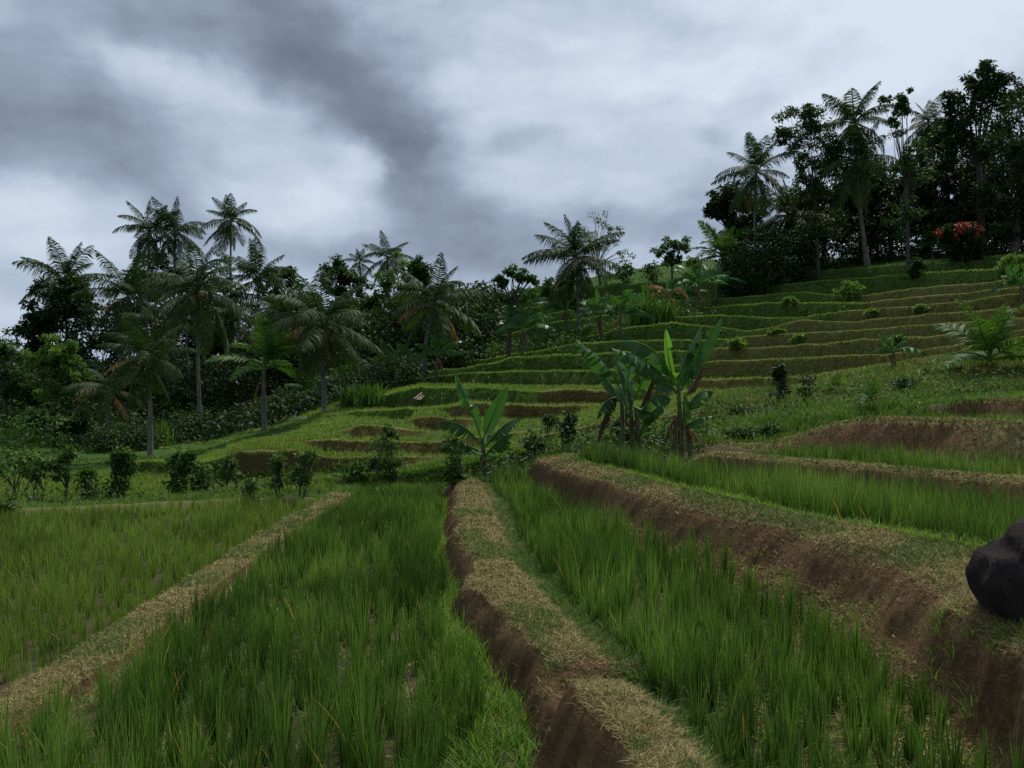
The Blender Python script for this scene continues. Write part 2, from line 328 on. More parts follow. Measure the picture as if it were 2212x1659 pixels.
# ---------------------------------------------------------------- build the ground meshes
def grid_faces(nr, nc):
    i = np.arange(nr - 1)[:, None] * nc + np.arange(nc - 1)[None, :]
    return np.stack([i, i + 1, i + nc + 1, i + nc], -1).reshape(-1, 4)
def submesh(name, V, Q, mat, attrs, label, cat, kind='structure'):
    used = np.unique(Q); mp = np.full(len(V), -1); mp[used] = np.arange(len(used))
    b = MB(); b.add(V[used], mp[Q])
    o = b.obj(name, mat, attrs={k: a[used] for k, a in attrs.items()})
    return tag(o, label, cat, None, kind)

gY = np.concatenate([np.arange(.6, 2.6, .1), np.arange(2.6, 9, .032), np.arange(9, YEND + .04, .05)]); gY = gY[gY < YEND]; gY = np.append(gY, YEND)
gX = np.concatenate([np.arange(-15, -3.7, .1), np.arange(-3.7, 4.4, .026), np.arange(4.4, 15, .07)])
GX, GY = np.meshgrid(gX, gY)
GH = np.array([zf(gX, y) for y in gY])
# round the sharp edges a little along X
K = np.array([1, 2, 3, 2, 1]) / 9.
GHs = np.apply_along_axis(lambda r: np.convolve(np.pad(r, 2, mode='edge'), K, 'valid'), 1, GH)
C = np.array([[float(np.asarray(c)) for c in cuts(y)] for y in gY])
slope = np.abs(np.gradient(GHs, axis=1) / np.gradient(GX, axis=1))
rough = .035 * fbm(GX * 5, GY * 5, 3, 3) + .018 * fbm(GX * 16, GY * 16, 8, 2)
fade_end = 1 - sstep(GY, 15.6, 16)
GHs = GHs - rough * fade_end * np.clip(.5 + slope, 0, 1.4)
GXd = GX + .05 * fbm(GX * 4, GY * 5, 21, 3) * np.clip(slope, 0, 1) * fade_end
V = np.stack([GXd, GY, -GHs], -1).reshape(-1, 3)
Q = grid_faces(*GX.shape)
steep = sstep(slope, .35, .9)
b1, b2l, b2r, k3f, k3b, x4, x5, x6 = [C[:, i][:, None] for i in range(8)]
on1 = (GX > b1 - .38) & (GX < b1 + .33); on2 = (GX > b2l - .15) & (GX < b2r + .16); on3 = (GX > k3f - .85) & (GX < k3b + .13)
on4 = (GX > x4 - .26) & (GX < x4 + .62); on5 = (GX > x5 - .02) & (GX < x5 + 1.4); on6 = (GX > x6 - .02) & (GX < x6 + 1.1)
anyb = on1 | on2 | on3 | on4 | on5 | on6
wildz = np.where(GX < -3.2, sstep(GY - np.interp(GX, *np.array(YF1).T), .3, .9), sstep(GY, 14.2, 15.2))
straw = np.where(anyb, .95 - .95 * steep, .12) * (1 - .6 * wildz) + wildz * .3
face3 = on3 & (GX < k3f - .02); straw = np.where(face3, .16 + .25 * noise2(GX * 2, GY * 2, 14), straw)
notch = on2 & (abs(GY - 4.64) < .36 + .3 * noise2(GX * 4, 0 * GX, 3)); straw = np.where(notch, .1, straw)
scar = sstep(GY, 10.3, 11.0) * (1 - sstep(GY, 12.5, 13))
straw = np.where(on5 & (steep > .3), .12 + (1 - scar) * (.55 + .7 * noise2(GX * 1.1, GY * 1.1, 4)), straw)
yfl = np.interp(GX, *np.array(YF1).T)
straw = np.where((GX < -3.4) & (abs(GY - yfl - .25) < .25), .9, straw)
green = np.where(anyb, .30 - .3 * steep, .34) + wildz * .2
edge2 = on2 & (GX > b2r + .01); green = np.where(edge2, .62, green)
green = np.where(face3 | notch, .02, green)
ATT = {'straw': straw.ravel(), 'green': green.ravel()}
cls = np.select([on1, on2, on3, on4, on5, on6], [1, 2, 3, 4, 5, 6], 0)
cls = np.where((wildz > .6) | (GY > 15.2), 0, cls).ravel()[Q[:, 0]]
submesh('ground', V, Q[cls == 0], MUD, ATT, 'muddy paddy soil under the rice between the earth bunds', 'ground')
BUNDS = {}
for c, nm, lab in ((1, 'earth_bund', 'low narrow mown bund on the edge of the pale yellow-green paddy'),
                   (2, 'earth_bund', 'winding mown bund running up the middle to the young banana plant'),
                   (3, 'terrace_bank', 'tall bare brown bank with a broad straw-covered top beside the black boulder'),
                   (4, 'earth_bund', 'narrow straw-topped bund behind the raised paddy, next to the banana clump'),
                   (5, 'terrace_bank', 'straw-coloured mounded bank with a dark brown scar above the higher paddy'),
                   (6, 'terrace_bank', 'small brown bank at the foot of the wild slope with young coconut palms')):
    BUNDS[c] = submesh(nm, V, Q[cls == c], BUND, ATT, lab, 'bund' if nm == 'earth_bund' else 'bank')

def hill_attr():
    wild = np.zeros_like(HY)
    pxg = HPX[None, :] + 0 * HY
    # the rough slope with young palms, and the forest floor
    wild = sstep(pxg, 1480, 1620) * (1 - sstep(HY, 22, 25))
    lip, ris, mow = HLIP, HRIS, HMOW
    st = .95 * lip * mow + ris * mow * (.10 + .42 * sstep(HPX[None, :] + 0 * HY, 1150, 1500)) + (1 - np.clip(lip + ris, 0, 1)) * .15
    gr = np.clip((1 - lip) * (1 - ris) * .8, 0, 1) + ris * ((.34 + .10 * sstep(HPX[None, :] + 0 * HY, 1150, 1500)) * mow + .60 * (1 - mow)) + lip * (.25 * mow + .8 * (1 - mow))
    nz = noise2(HX * .35, HY * .35, 44)
    st = st * (1 - wild) + wild * (.55 + .6 * nz); gr = gr * (1 - wild) + wild * (.24 - .5 * nz)
    return st, gr
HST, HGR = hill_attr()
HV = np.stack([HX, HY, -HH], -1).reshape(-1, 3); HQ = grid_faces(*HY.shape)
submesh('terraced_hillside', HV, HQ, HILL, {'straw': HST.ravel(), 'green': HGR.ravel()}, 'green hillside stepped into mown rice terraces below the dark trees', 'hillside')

# ---------------------------------------------------------------- blades
def blades(mb, base, H, lean, az, w, tint, seg=3, curve=.5, tipgain=.12, flat=False):
    """grass blades as tapering strips: base (N,3), height, lean (horizontal reach / height), azimuth, width, tint"""
    N = len(base)
    if N == 0: return
    d = np.stack([np.cos(az), np.sin(az), 0 * az], -1); tw = az + PI / 2 + rng.uniform(-.9, .9, N)
    sd = np.stack([np.cos(tw), np.sin(tw), 0 * tw], -1)
    ts = np.linspace(0, 1, seg + 1); vs = []; tt = []
    for t in ts[:-1]:
        c = base + d * (H * lean * (t * (1 - curve) + curve * t * t))[:, None]
        c[:, 2] += H * (t - .35 * curve * lean * t * t)
        ww = (w * (1 - .75 * t ** 1.4) * .5)[:, None] * sd
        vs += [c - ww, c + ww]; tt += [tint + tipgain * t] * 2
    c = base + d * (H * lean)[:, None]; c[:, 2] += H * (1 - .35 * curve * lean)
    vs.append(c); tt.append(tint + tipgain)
    Vv = np.stack(vs, 1); T = np.stack(tt, 1); m = 2 * seg + 1
    o = (np.arange(N) * m)[:, None]
    qs = np.concatenate([o + np.array([2 * k, 2 * k + 1, 2 * k + 3, 2 * k + 2]) for k in range(seg - 1)], 0) if seg > 1 else None
    tr = o + np.array([2 * seg - 2, 2 * seg - 1, 2 * seg])
    mb.add(Vv.reshape(-1, 3), qs, tr, np.clip(T.reshape(-1), 0, 1))

def inview(X, Y, m=260):
    px = CX + F * X / Y; return (px > -m) & (px < 2212 + m)
def heights_at(X, Y):
    o = np.zeros(len(X)); key = np.round(Y / .05).astype(int)
    order = np.argsort(key); ks, st = np.unique(key[order], return_index=True)
    st = list(st) + [len(X)]
    for i, k in enumerate(ks):
        ii = order[st[i]:st[i + 1]]; o[ii] = zf(X[ii], min(k * .05, YEND))
    return o

def rice_field(name, xl, xr, y0, y1, sp, nb, hgt, mat, label, width=.008, ymask=None, tint0=.32, rows=None):
    """clumps on a jittered grid between xl(Y) and xr(Y)"""
    mb = MB()
    ys = np.arange(y0, y1, sp); Xs = []; Ys = []
    for y in ys:
        a, b = float(np.asarray(xl(y))), float(np.asarray(xr(y)))
        if b - a < .05: continue
        n = max(1, int((b - a) / sp)); x = a + (np.arange(n) + .5) * (b - a) / n
        Xs.append(x + rng.uniform(-.38, .38, n) * sp); Ys.append(y + rng.uniform(-.38, .38, n) * sp)
    X = np.concatenate(Xs); Y = np.concatenate(Ys)
    k = inview(X, Y) & (Y > 2.2) & (rng.random(len(X)) > .05 + .25 * (fbm(X * 1.3, Y * 1.3, 77, 2) > .28))
    if ymask is not None: k &= ymask(X, Y)
    X, Y = X[k], Y[k]; Z = -heights_at(X, Y)
    cl_h = hgt * (1 + .45 * fbm(X * .9, Y * .9, 5, 2)) * rng.uniform(.8, 1.15, len(X)); cl_t = tint0 + .40 * fbm(X * 1.1, Y * 1.1, 6, 3) + rng.normal(0, .07, len(X))
    n = np.maximum(6, (nb(Y) * rng.uniform(.6, 1.3, len(X))).astype(int)); idx = np.repeat(np.arange(len(X)), n); N = len(idx)
    az = rng.uniform(0, 2 * PI, N); rr = np.abs(rng.normal(0, .026, N))
    base = np.stack([X[idx] + rr * np.cos(az), Y[idx] + rr * np.sin(az), Z[idx] - .03], -1)
    H = cl_h[idx] * rng.uniform(.5, 1.12, N); lean = np.abs(rng.normal(.07, .14, N)) + .02
    dead = rng.random(N); t = cl_t[idx] + rng.normal(0, .08, N)
    t = np.where(dead > .993, rng.uniform(.9, 1, N), np.minimum(t, .74)); lean = np.where(dead > .993, lean + .3, lean)
    w = width * rng.uniform(.7, 1.3, N) * np.clip(Y[idx] / 7, .9, 2.2)
    near = Y[idx] < 7.5
    blades(mb, base[near], H[near], lean[near], az[near], w[near], t[near] - .10, 4, .5, .26)  # yellower tips, plus light on tips and shade at bases put into tint
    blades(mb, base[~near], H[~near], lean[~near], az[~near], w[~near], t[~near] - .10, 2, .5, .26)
    o = mb.obj(name, mat); tag(o, label, 'rice', None, 'stuff'); return o

cut = lambda i: (lambda y: cuts(y)[i])
xf1 = lambda y: np.asarray(max(-11.0, -.72 * y - 1.0))
rice_field('rice_plants', xf1, lambda y: cuts(y)[0] - .34, 3.0, 14.6, .155, lambda Y: 36 - 1.2 * Y, .30, RICE_Y,
           'pale yellow-green young rice filling the wide low paddy left of the straight bund', .0075, lambda X, Y: Y < np.interp(X, *np.array(YF1).T) + .05, .36)
rice_field('rice_plants', lambda y: cuts(y)[0] + .36, lambda y: cuts(y)[1] - .20 - .35 * sstep(y, 5.6, 4), 2.3, 14.6, .158, lambda Y: 50 - 1.8 * Y, .385, RICE,
           'dark green rice clumps in the long strip between the two mown bunds', .0088, None, .30)
rice_field('rice_plants', lambda y: cuts(y)[2] + .20, lambda y: cuts(y)[3] - I(y, [(2, .12), (3.6, .14), (4.4, .28), (5.5, .50), (7.2, .54), (9.2, .40), (11, .30), (14, .18)]), 2.2, 14.4, .155, lambda Y: 50 - 1.8 * Y, .395, RICE,
           'dark green rice at the foot of the tall brown bank', .0088, None, .29)
rice_field('rice_plants', lambda y: cuts(y)[4] + .18, lambda y: cuts(y)[5] - .2, 4.5, 13.9,   .135, lambda Y: 42 - 1.4 * Y, .42, RICE,
           'green rice in the narrow raised paddy on top of the brown bank', .008, None, .36)
rice_field('rice_plants', lambda y: cuts(y)[5] + .6, lambda y: cuts(y)[6] + .05, 6.5, 12.6, .15, lambda Y: 24 - .5 * Y, .27, RICE,
           'short green rice in front of the scarred straw mound', .009, None, .36)
rice_field('rice_plants', lambda y: cuts(y)[6] + 1.4, lambda y: cuts(y)[7] + .02, 9, 15.2, .17, lambda Y: 20 - .3 * Y, .24, RICE,
           'thin strip of green rice along the foot of the wild slope', .010, None, .4)

# ---- cut straw lying on the bund tops and weeds at their feet
def straw_on(c, n, parent, near_pow=1.6):
    q = Q[cls == c]; ctr = V[q].mean(1); nrm = np.cross(V[q[:, 1]] - V[q[:, 0]], V[q[:, 3]] - V[q[:, 0]]); ar = np.linalg.norm(nrm, axis=1)
    up = nrm[:, 2] / np.maximum(ar, 1e-9)
    w = ar * (.22 + ATT['straw'][q].mean(1)) ** 1.5 * np.clip(up - .35, .06, 1) / np.maximum(ctr[:, 1], 2.5) ** near_pow * inview(ctr[:, 0], ctr[:, 1], 120)
    f = rng.choice(len(q), n, p=w / w.sum()); uv = rng.random((n, 2))
    A, B, D = V[q[f, 0]], V[q[f, 1]], V[q[f, 3]]
    base = A + (B - A) * uv[:, :1] + (D - A) * uv[:, 1:]; base[:, 2] += rng.uniform(0, .015, n)
    mb = MB(); az = rng.uniform(0, 2 * PI, n); L = rng.uniform(.02, .085, n)
    steepf = up[f] < .6
    lean = rng.uniform(1.2, 5, n); H = L / np.sqrt(1 + lean ** 2)
    t = np.clip(rng.normal(.45, .22, n), 0, .84); gr = (rng.random(n) < .12) | ((rng.random(n) < .5) & (fbm(base[:, 0] * 1.9, base[:, 1] * 1.9, 61, 3) > .10)); t = np.where(gr, 1, t); H = np.where(gr, rng.uniform(.015, .05, n), H); lean = np.where(gr, lean * .3, lean)
    t = np.where(steepf, t * .35, t)
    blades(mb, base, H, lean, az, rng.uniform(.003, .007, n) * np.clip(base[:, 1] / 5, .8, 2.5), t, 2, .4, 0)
    o = mb.obj('cut_grass', STRAW, parent); o['kind'] = 'stuff'
for c, n in ((1, 26000), (2, 60000), (3, 70000), (4, 16000), (5, 20000), (6, 6000)): straw_on(c, n, BUNDS[c])

def weeds(name, pts, hrange, label, mat=GRASS, per=7, width=.008, tint=.5, lean0=.5, cat='grass'):
    pts = np.asarray(pts); n = len(pts); idx = np.repeat(np.arange(n), per); N = len(idx)
    mb = MB(); az = rng.uniform(0, 2 * PI, N)
    h = rng.uniform(*hrange, n) * (1 + .5 * fbm(pts[:, 0] * .8, pts[:, 1] * .8, 15, 2))
    base = pts[idx] + np.stack([.02 * np.cos(az), .02 * np.sin(az), 0 * az - .01], -1)
    t = tint + .2 * fbm(pts[:, 0] * .7, pts[:, 1] * .7, 12, 2)[idx] + rng.normal(0, .1, N)
    t = np.where(rng.random(N) > .95, 1, t)
    wv = width if np.ndim(width) == 0 else width[idx]
    blades(mb, base, h[idx] * rng.uniform(.5, 1.1, N), np.abs(rng.normal(lean0, .3, N)), az, wv * rng.uniform(.6, 1.4, N), np.clip(t, 0, 1), 3, .6, .1)
    return tag(mb.obj(name, mat), label, cat, None, 'stuff')
def strip_pts(n, fx, y0, y1, pw=1.0):
    y = y0 + (y1 - y0) * rng.random(n) ** pw; x = np.array([fx(v, r) for v, r in zip(y, rng.random(n))])
    k = inview(x, y, 150); x, y = x[k], y[k]
    return np.stack([x, y, -heights_at(x, y)], -1)
p2l = strip_pts(2600, lambda y, r: cuts(y)[1] - .12 - (.22 + .55 * sstep(y, 6.5, 3.5)) * r, 2.6, 13.5, 1.7)
weeds('bright_grass', p2l, (.07, .22), 'fresh bright green grass along the dark side of the middle bund', GRASS, 7, .009, .62, .6)
p2r = strip_pts(3600, lambda y, r: cuts(y)[2] + .0 + .42 * r, 2.2, 14, 1.7)
weeds('low_grass', p2r, (.04, .12), 'low dull green grass creeping between the middle bund and its rice', GRASS, 8, .006, .34, .9)
yy = 2.3 + 12 * rng.random(9000) ** 1.6; xx = rng.uniform(-1, 1, 9000)
pf = []
for a, b in ((0, 1), (2, 3)):
    lo = np.array([float(np.asarray(cuts(y)[a])) for y in yy[::2]]) + .35; hi = np.array([float(np.asarray(cuts(y)[b])) for y in yy[::2]]) - .25
    x = lo + (hi - lo) * rng.random(len(lo)); pf.append(np.stack([x, yy[::2]], -1))
pf = np.concatenate(pf); pf = pf[inview(pf[:, 0], pf[:, 1], 100)]
pf = np.column_stack([pf, -heights_at(pf[:, 0], pf[:, 1])])
weeds('paddy_weeds', pf, (.03, .12), 'low weeds and straw litter on the mud between the dark rice clumps', GRASS, 6, .006, .6, 1.1, 'weeds')
# fallen straw stalks in the paddies
pl = pf[rng.random(len(pf)) < .45]
n = len(pl); mbs = MB(); blades(mbs, pl + np.array([0, 0, .02]), np.full(n, .05) * rng.uniform(.3, 1, n), rng.uniform(2, 7, n), rng.uniform(0, 2 * PI, n), np.full(n, .006), rng.uniform(.4, .85, n), 2, .3, 0)
tag(mbs.obj('straw_litter', STRAW), 'dry straw stalks fallen among the dark rice clumps', 'straw', None, 'stuff')
# fringe of longer grass on bank 3 and its back edge
p3 = strip_pts(2600, lambda y, r: cuts(y)[4] - .05 + .2 * r, 3, 13.8, 1.3)
weeds('low_grass', p3, (.05, .13), 'short green grass fringing the back of the broad straw-topped bank', GRASS, 6, .007, .62, .6)
# rough weedy strip behind the near paddies
n = 15000; x = rng.uniform(-12, 12, n); y = 14.3 + 3.4 * rng.random(n)
yl = np.interp(x, *np.array(YF1).T); y = np.where(x < -3.2, yl + .35 + 3.5 * rng.random(n), y)
k = inview(x, y, 200) & ((x < 1.2) | (y > 13.5)); x, y = x[k], y[k]
z = np.array([-ground_h(CX + F * a / b, b) for a, b in zip(x, y)])
weeds('weeds', np.stack([x, y, z], -1), (.05, .22), 'rough mixed weeds on the strip behind the near paddies', GRASS, 6, .012, .42, .7, 'weeds')

# ---- grass and rice over the hillside
def hill_cover():
    ctr = HV[HQ].mean(1); nrm = np.cross(HV[HQ[:, 1]] - HV[HQ[:, 0]], HV[HQ[:, 3]] - HV[HQ[:, 0]]); ar = np.linalg.norm(nrm, axis=1)
    fa = lambda A: A.ravel()[HQ].mean(1)
    lip, ris, mow, tre = fa(HLIP), fa(HRIS), fa(HMOW), fa(HTRE)
    pxc = CX + F * ctr[:, 0] / ctr[:, 1]
    ok = (pxc > -150) & (pxc < 2380) & (ctr[:, 1] < 95) & (ctr[:, 1] > 16.3)
    forest = (pxc < 680) & (ctr[:, 1] > 36)
    wild = sstep(pxc, 1480, 1620) * (1 - sstep(ctr[:, 1], 22, 25))
    dens = ar / ctr[:, 1] ** 1.7 * ok * (1 - .9 * forest) * (1 + 1.5 * ris)
    def pick(n, w):
        f = rng.choice(len(HQ), n, p=w / w.sum()); uv = rng.random((n, 2))
        A, B, D = HV[HQ[f, 0]], HV[HQ[f, 1]], HV[HQ[f, 3]]
        return f, A + (B - A) * uv[:, :1] + (D - A) * uv[:, 1:]
    def cover(name, n, w, hr, label, mat, per, wd, tint, lean, cat):
        f, p = pick(n, w); weeds(name, p, hr, label, mat, per, wd * np.clip(p[:, 1] / 30, .7, 2.2), tint, lean, cat)
    lowf = (pxc < 720) & (ctr[:, 1] < 25)
    cover('rice_plants', 14000, dens * (tre > .4) * lowf, (.08, .17), 'bright yellow-green rice in the low fields beyond the shrubs', RICE_Y, 5, .024, .52, .22, 'rice')
    cover('rice_plants', 42000, dens * ~lowf * ((pxc > 650) | (ctr[:, 1] < 25)) * (tre > .6) * (1 - lip) * (1 - wild), (.09, .19), 'young rice standing on the treads of the hillside terraces', RICE, 5, .022, .62, .22, 'rice')
    cover('long_grass', 42000, dens * (1 - mow) * (1 - wild) * (tre < .8) * (lip < .5), (.06, .18), 'long uncut green grass over the unmown terrace steps', GRASS, 5, .024, .2, .7, 'grass')  # darker herb tone on risers, with their shade put into the tint too
    cover('edge_grass', 24000, dens * (1 - mow) * (1 - wild) * (lip >= .5) * 3, (.05, .13), 'fresh bright grass along the edges of the unmown terraces', GRASS, 5, .022, .72, .5, 'grass')  # new growth on the lips, with sunlit brightness put into the tint too
    cover('mown_stubble', 46000, dens * mow * (1 - wild) * (tre < .6) * (.18 + 1.5 * lip), (.015, .05), 'short yellow-green stubble on the mown terrace edges', STRAW_G, 5, .022, .5, .7, 'grass')
    cover('mown_straw', 34000, dens * mow * (1 - wild) * (ris > .5) * (pxc > 1100), (.02, .07), 'dry straw-coloured stubble hanging on the mown terrace steps', STRAW, 4, .022, .38, .9, 'stubble')
    cover('slope_straw', 6000, dens * wild, (.05, .16), 'dry pale grass on the rough slope of young coconut palms', STRAW, 6, .018, .4, .8, 'grass')
    cover('slope_weeds', 5500, dens * wild, (.06, .30), 'tangled weeds over the rough slope of young coconut palms', GRASS, 6, .02, .26, .7, 'weeds')
hill_cover()
# ================================================================ plants
def tube(mb, pts, rad, sides=6, tint=.5, cap=True):
    pts = np.asarray(pts, float); n = len(pts); rad = np.broadcast_to(np.asarray(rad, float), (n,))
    tg = np.gradient(pts, axis=0); tg /= np.maximum(np.linalg.norm(tg, axis=1, keepdims=True), 1e-9)
    ref = np.array([0, 1., 0]) if abs(tg[:, 1]).mean() < .8 else np.array([1., 0, 0])
    u = np.cross(tg, ref); u /= np.maximum(np.linalg.norm(u, axis=1, keepdims=True), 1e-9); w = np.cross(tg, u)
    a = np.arange(sides) * 2 * PI / sides
    V_ = pts[:, None] + rad[:, None, None] * (np.cos(a)[None, :, None] * u[:, None] + np.sin(a)[None, :, None] * w[:, None])
    i = np.arange(n - 1)[:, None] * sides; j = np.arange(sides)[None]; k = (np.arange(sides) + 1)[None] % sides
    Qs = np.stack([i + j, i + k, i + sides + k, i + sides + j], -1).reshape(-1, 4)
    mb.add(V_.reshape(-1, 3), Qs, None, tint)
def bez(p0, p1, p2, n):
    t = np.linspace(0, 1, n)[:, None]; return (1 - t) ** 2 * np.asarray(p0) + 2 * t * (1 - t) * np.asarray(p1) + t * t * np.asarray(p2)
def unit(v): return v / np.maximum(np.linalg.norm(v, axis=-1, keepdims=True), 1e-9)

# ---- palm fronds: one metre long, azimuth 0, a mesh for each steepness; shared by every palm
def frond_mesh(name, e0, bend, mat, nl=44, tint=.4, droop=.55, leaf=.30, lw=.0165, seed=0):
    r = np.random.default_rng(seed); n = 15
    s = np.linspace(0, 1, n); th = e0 - bend * s ** 1.25
    dx = np.cos(th); dz = np.sin(th); st = 1 / (n - 1)
    x = np.concatenate([[0], np.cumsum((dx[1:] + dx[:-1]) / 2 * st)]); z = np.concatenate([[0], np.cumsum((dz[1:] + dz[:-1]) / 2 * st)])
    yb = .05 * r.normal() * s ** 2
    pts = np.stack([x, yb, z], -1)
    mb = MB(); tube(mb, pts, .013 * (1 - .85 * s) + .0015, 4, np.full(n * 4, min(1, tint + .25)))
    sl = np.repeat(np.linspace(.14, .995, nl), 2); side = np.tile([1., -1.], nl); sl = np.clip(sl + r.uniform(-.008, .008, len(sl)), 0, 1)
    keep = r.random(len(sl)) > .05; sl, side = sl[keep], side[keep]; N = len(sl)
    P0 = np.stack([np.interp(sl, s, pts[:, k]) for k in range(3)], -1); t_ = np.interp(sl, s, th)
    tan = np.stack([np.cos(t_), 0 * t_, np.sin(t_)], -1)
    nrm = np.stack([-np.sin(t_), 0 * t_, np.cos(t_)], -1)
    sd = np.stack([0 * side, side, 0 * side], -1)
    L = leaf * (np.sin(PI * np.clip(sl * .80 + .17, 0, 1)) ** .8) * r.uniform(.85, 1.12, N)
    fwd = .42 + .5 * sl ** 2
    d = unit(tan * fwd[:, None] + sd * .9 + nrm * r.uniform(-.05, .28, N)[:, None])
    g = np.array([0, 0, -1.])
    dr = droop * r.uniform(.7, 1.3, N)
    Pm = P0 + d * (L * .5)[:, None] + g * (L * dr * .18)[:, None]
    d2 = unit(d + g * (dr * 1.5)[:, None]); Pe = Pm + d2 * (L * .52)[:, None]
    wv = unit(np.cross(d, nrm)) ; wv = unit(tan + .35 * nrm * r.normal(0, 1, (N, 1)))
    w = lw * r.uniform(.8, 1.2, N)[:, None]
    Vv = np.stack([P0 - wv * w * .35, P0 + wv * w * .35, Pm - wv * w * .55, Pm + wv * w * .55, Pe], 1)
    T = np.repeat((tint + r.normal(0, .10, N))[:, None], 5, 1) + np.array([-.05, -.05, 0, 0, .08])
    o = (np.arange(N) * 5)[:, None]
    mb.add(Vv.reshape(-1, 3), o + np.array([0, 1, 3, 2]), o + np.array([2, 3, 4]), np.clip(T.ravel(), 0, 1))
    return mb.mesh(name, mat)
FR = {}
for i, (e, bd) in enumerate([(82, 20), (66, 36), (50, 54), (34, 62), (14, 62), (-10, 54), (-36, 40), (-60, 22)]):
    FR[i] = [frond_mesh('palm_frond_mesh', math.radians(e), math.radians(bd) * q, PALM, 58, .36 + .03 * i, .75 + .10 * i, seed=i * 7 + k) for k, q in enumerate((.75, 1.0, 1.25))]
FRY = {}
for i, (e, bd) in enumerate([(84, 30), (70, 50), (52, 66), (32, 72), (10, 60)]):
    FRY[i] = [frond_mesh('young_palm_frond_mesh', math.radians(e), math.radians(bd) * q, PALM_Y, 42, .38, .25, .25, .026, seed=90 + i * 7 + k) for k, q in enumerate((.8, 1.15))]
FRDEAD = [frond_mesh('dead_frond_mesh', math.radians(e), math.radians(b), PALM_DEAD, 30, .45, 1.1, .22, .014, seed=200 + k) for k, (e, b) in enumerate(((10, 60), (-35, 50), (-70, 15)))]
def coconut_mesh():
    mb = MB(); th = np.linspace(0, PI, 7); prof_ = np.stack([np.sin(th) * (1 + .12 * np.cos(th)), np.cos(th) * 1.2], -1)
    a = np.arange(8) * 2 * PI / 8
    Vv = np.stack([prof_[:, :1] * np.cos(a), prof_[:, :1] * np.sin(a), np.repeat(prof_[:, 1:], 8, 1)], -1).reshape(-1, 3)
    i = np.arange(6)[:, None] * 8; j = np.arange(8)[None]; k = (j + 1) % 8
    mb.add(Vv, np.stack([i + j, i + k, i + 8 + k, i + 8 + j], -1).reshape(-1, 4)); return mb.mesh('coconut_mesh', HUSK)
COCO = coconut_mesh()

def palm(label, bx, where, crown, r, n=24, lean=0, dist=None, style='tall', dead=1, nuts=0, group='coconut palms in the left-hand grove', name='coconut_palm', skip=(), trunk=.095, e_lo=7):
    """bx: photo x of the foot; where: photo row of the foot (or None with dist); crown: photo point of the heart of the crown; r: frond length in photo px"""
    base = at_ground(bx, dist) if dist else at_pixel(bx, where)
    Y = base[1]; top = P(crown[0], crown[1], Y); R = 1.14 * r * Y / F
    rot = empty(name, base, label, 'palm tree', group)
    rr = random.Random(hash((bx, crown)) & 0xffff)
    t = top - base
    mb = MB(); n_ = 14
    lean_ = lean or rr.uniform(-.12, .12) * 1
    mid = np.array([t[0] * .5 - lean_ * t[2] * .35, .3 * rr.uniform(-1, 1), t[2] * .5])
    pts = bez((0, 0, -.5), mid, t, n_); tt = np.linspace(0, 1, n_)
    rad = trunk * (1.25 - .5 * tt + .6 * np.exp(-tt * 9)) * (Y / 45) ** .3
    fine = 40 if t[2] > 2 else 14
    tf = np.linspace(0, 1, fine); pf_ = np.stack([np.interp(tf, tt, pts[:, k]) for k in range(3)], -1); rf = np.interp(tf, tt, rad) * (1 + .05 * np.sin(np.arange(fine) * 2.1))
    if style not in ('stemless', 'shade'): tube(mb, pf_, rf, 8); mb.obj('trunk', PALMBARK, rot)
    young = style in ('young', 'stemless')
    ga = rr.uniform(0, 6.28)
    n = int(n * .84)
    for k in range(n):
        f = k / (n - 1)
        if style == 'shade':
            lvl = min(4, int(f * 5)); me = FR[lvl][rr.randrange(3)]
        elif young:
            lvl = min(4, int(f * 5)); me = FRY[lvl][rr.randrange(2)]
        else:
            lvl = 0 if k == 0 else 1 + min(e_lo - 1, int(f * (e_lo - .01))); me = FR[lvl][rr.randrange(3)]
        ga += 2.39996 + rr.uniform(-.25, .25)
        o = link('frond', me, rot, tuple(t - np.array([0, 0, .06 * R * f])))
        sc = R * rr.uniform(.85, 1.12) * (.8 + .2 * min(1, f * 4))
        o.scale = (sc, sc, sc); o.rotation_euler = (rr.uniform(-.4, .4), rr.uniform(-.2, .2), ga)
    for k in range(dead):
        o = link('frond', FRDEAD[(k + bx) % 3], rot, tuple(t - np.array([0, 0, .1 * R]))); sc = R * .85
        o.scale = (sc, sc, sc); o.rotation_euler = (0, 0, [3.3, -.3, 2.6, .4][(k + bx) % 4]); o['label'] = 'dry brown hanging frond'
    for k in range(nuts):
        a = rr.uniform(0, 6.28); o = link('coconut', COCO, rot, tuple(t + np.array([.09 * R * math.cos(a), .09 * R * math.sin(a), -.12 * R - rr.uniform(0, .07) * R])))
        sc = .035 * R; o.scale = (sc, sc, sc)
    return rot

LG = 'coconut palms in the grove on the left'; RG = 'coconut palms among the trees on the hill'; YG = 'young coconut palms on the rough slope'
palm('tall palm at the far left of the grove, rising from a dark rounded tree', 141, None, (141, 605), 92, 24, 0, 66, group=LG)
palm('broad palm with raised fronds between the leftmost palm and the pale-trunked palm', 282, None, (276, 634), 112, 24, 0, 52, group=LG)
palm('left one of the touching pair of high palms above the grove', 322, None, (323, 497), 74, 24, 0, 60, group=LG)
palm('right one of the touching pair of high palms above the grove', 385, None, (378, 500), 76, 24, 0, 61, group=LG, dead=0)
palm('tallest thin palm standing alone against the sky over the grove', 506, None, (499, 476), 64, 26, 0, 74, group=LG)
palm('big palm with a long pale bare trunk and drooping fronds in the grove', 436, 952, (427, 618), 124, 26, .1, group=LG, nuts=7, dead=1)
palm('dark low palm with upright fronds in front of the grove, on a slim trunk', 324, 984, (318, 770), 96, 22, 0, group=LG)
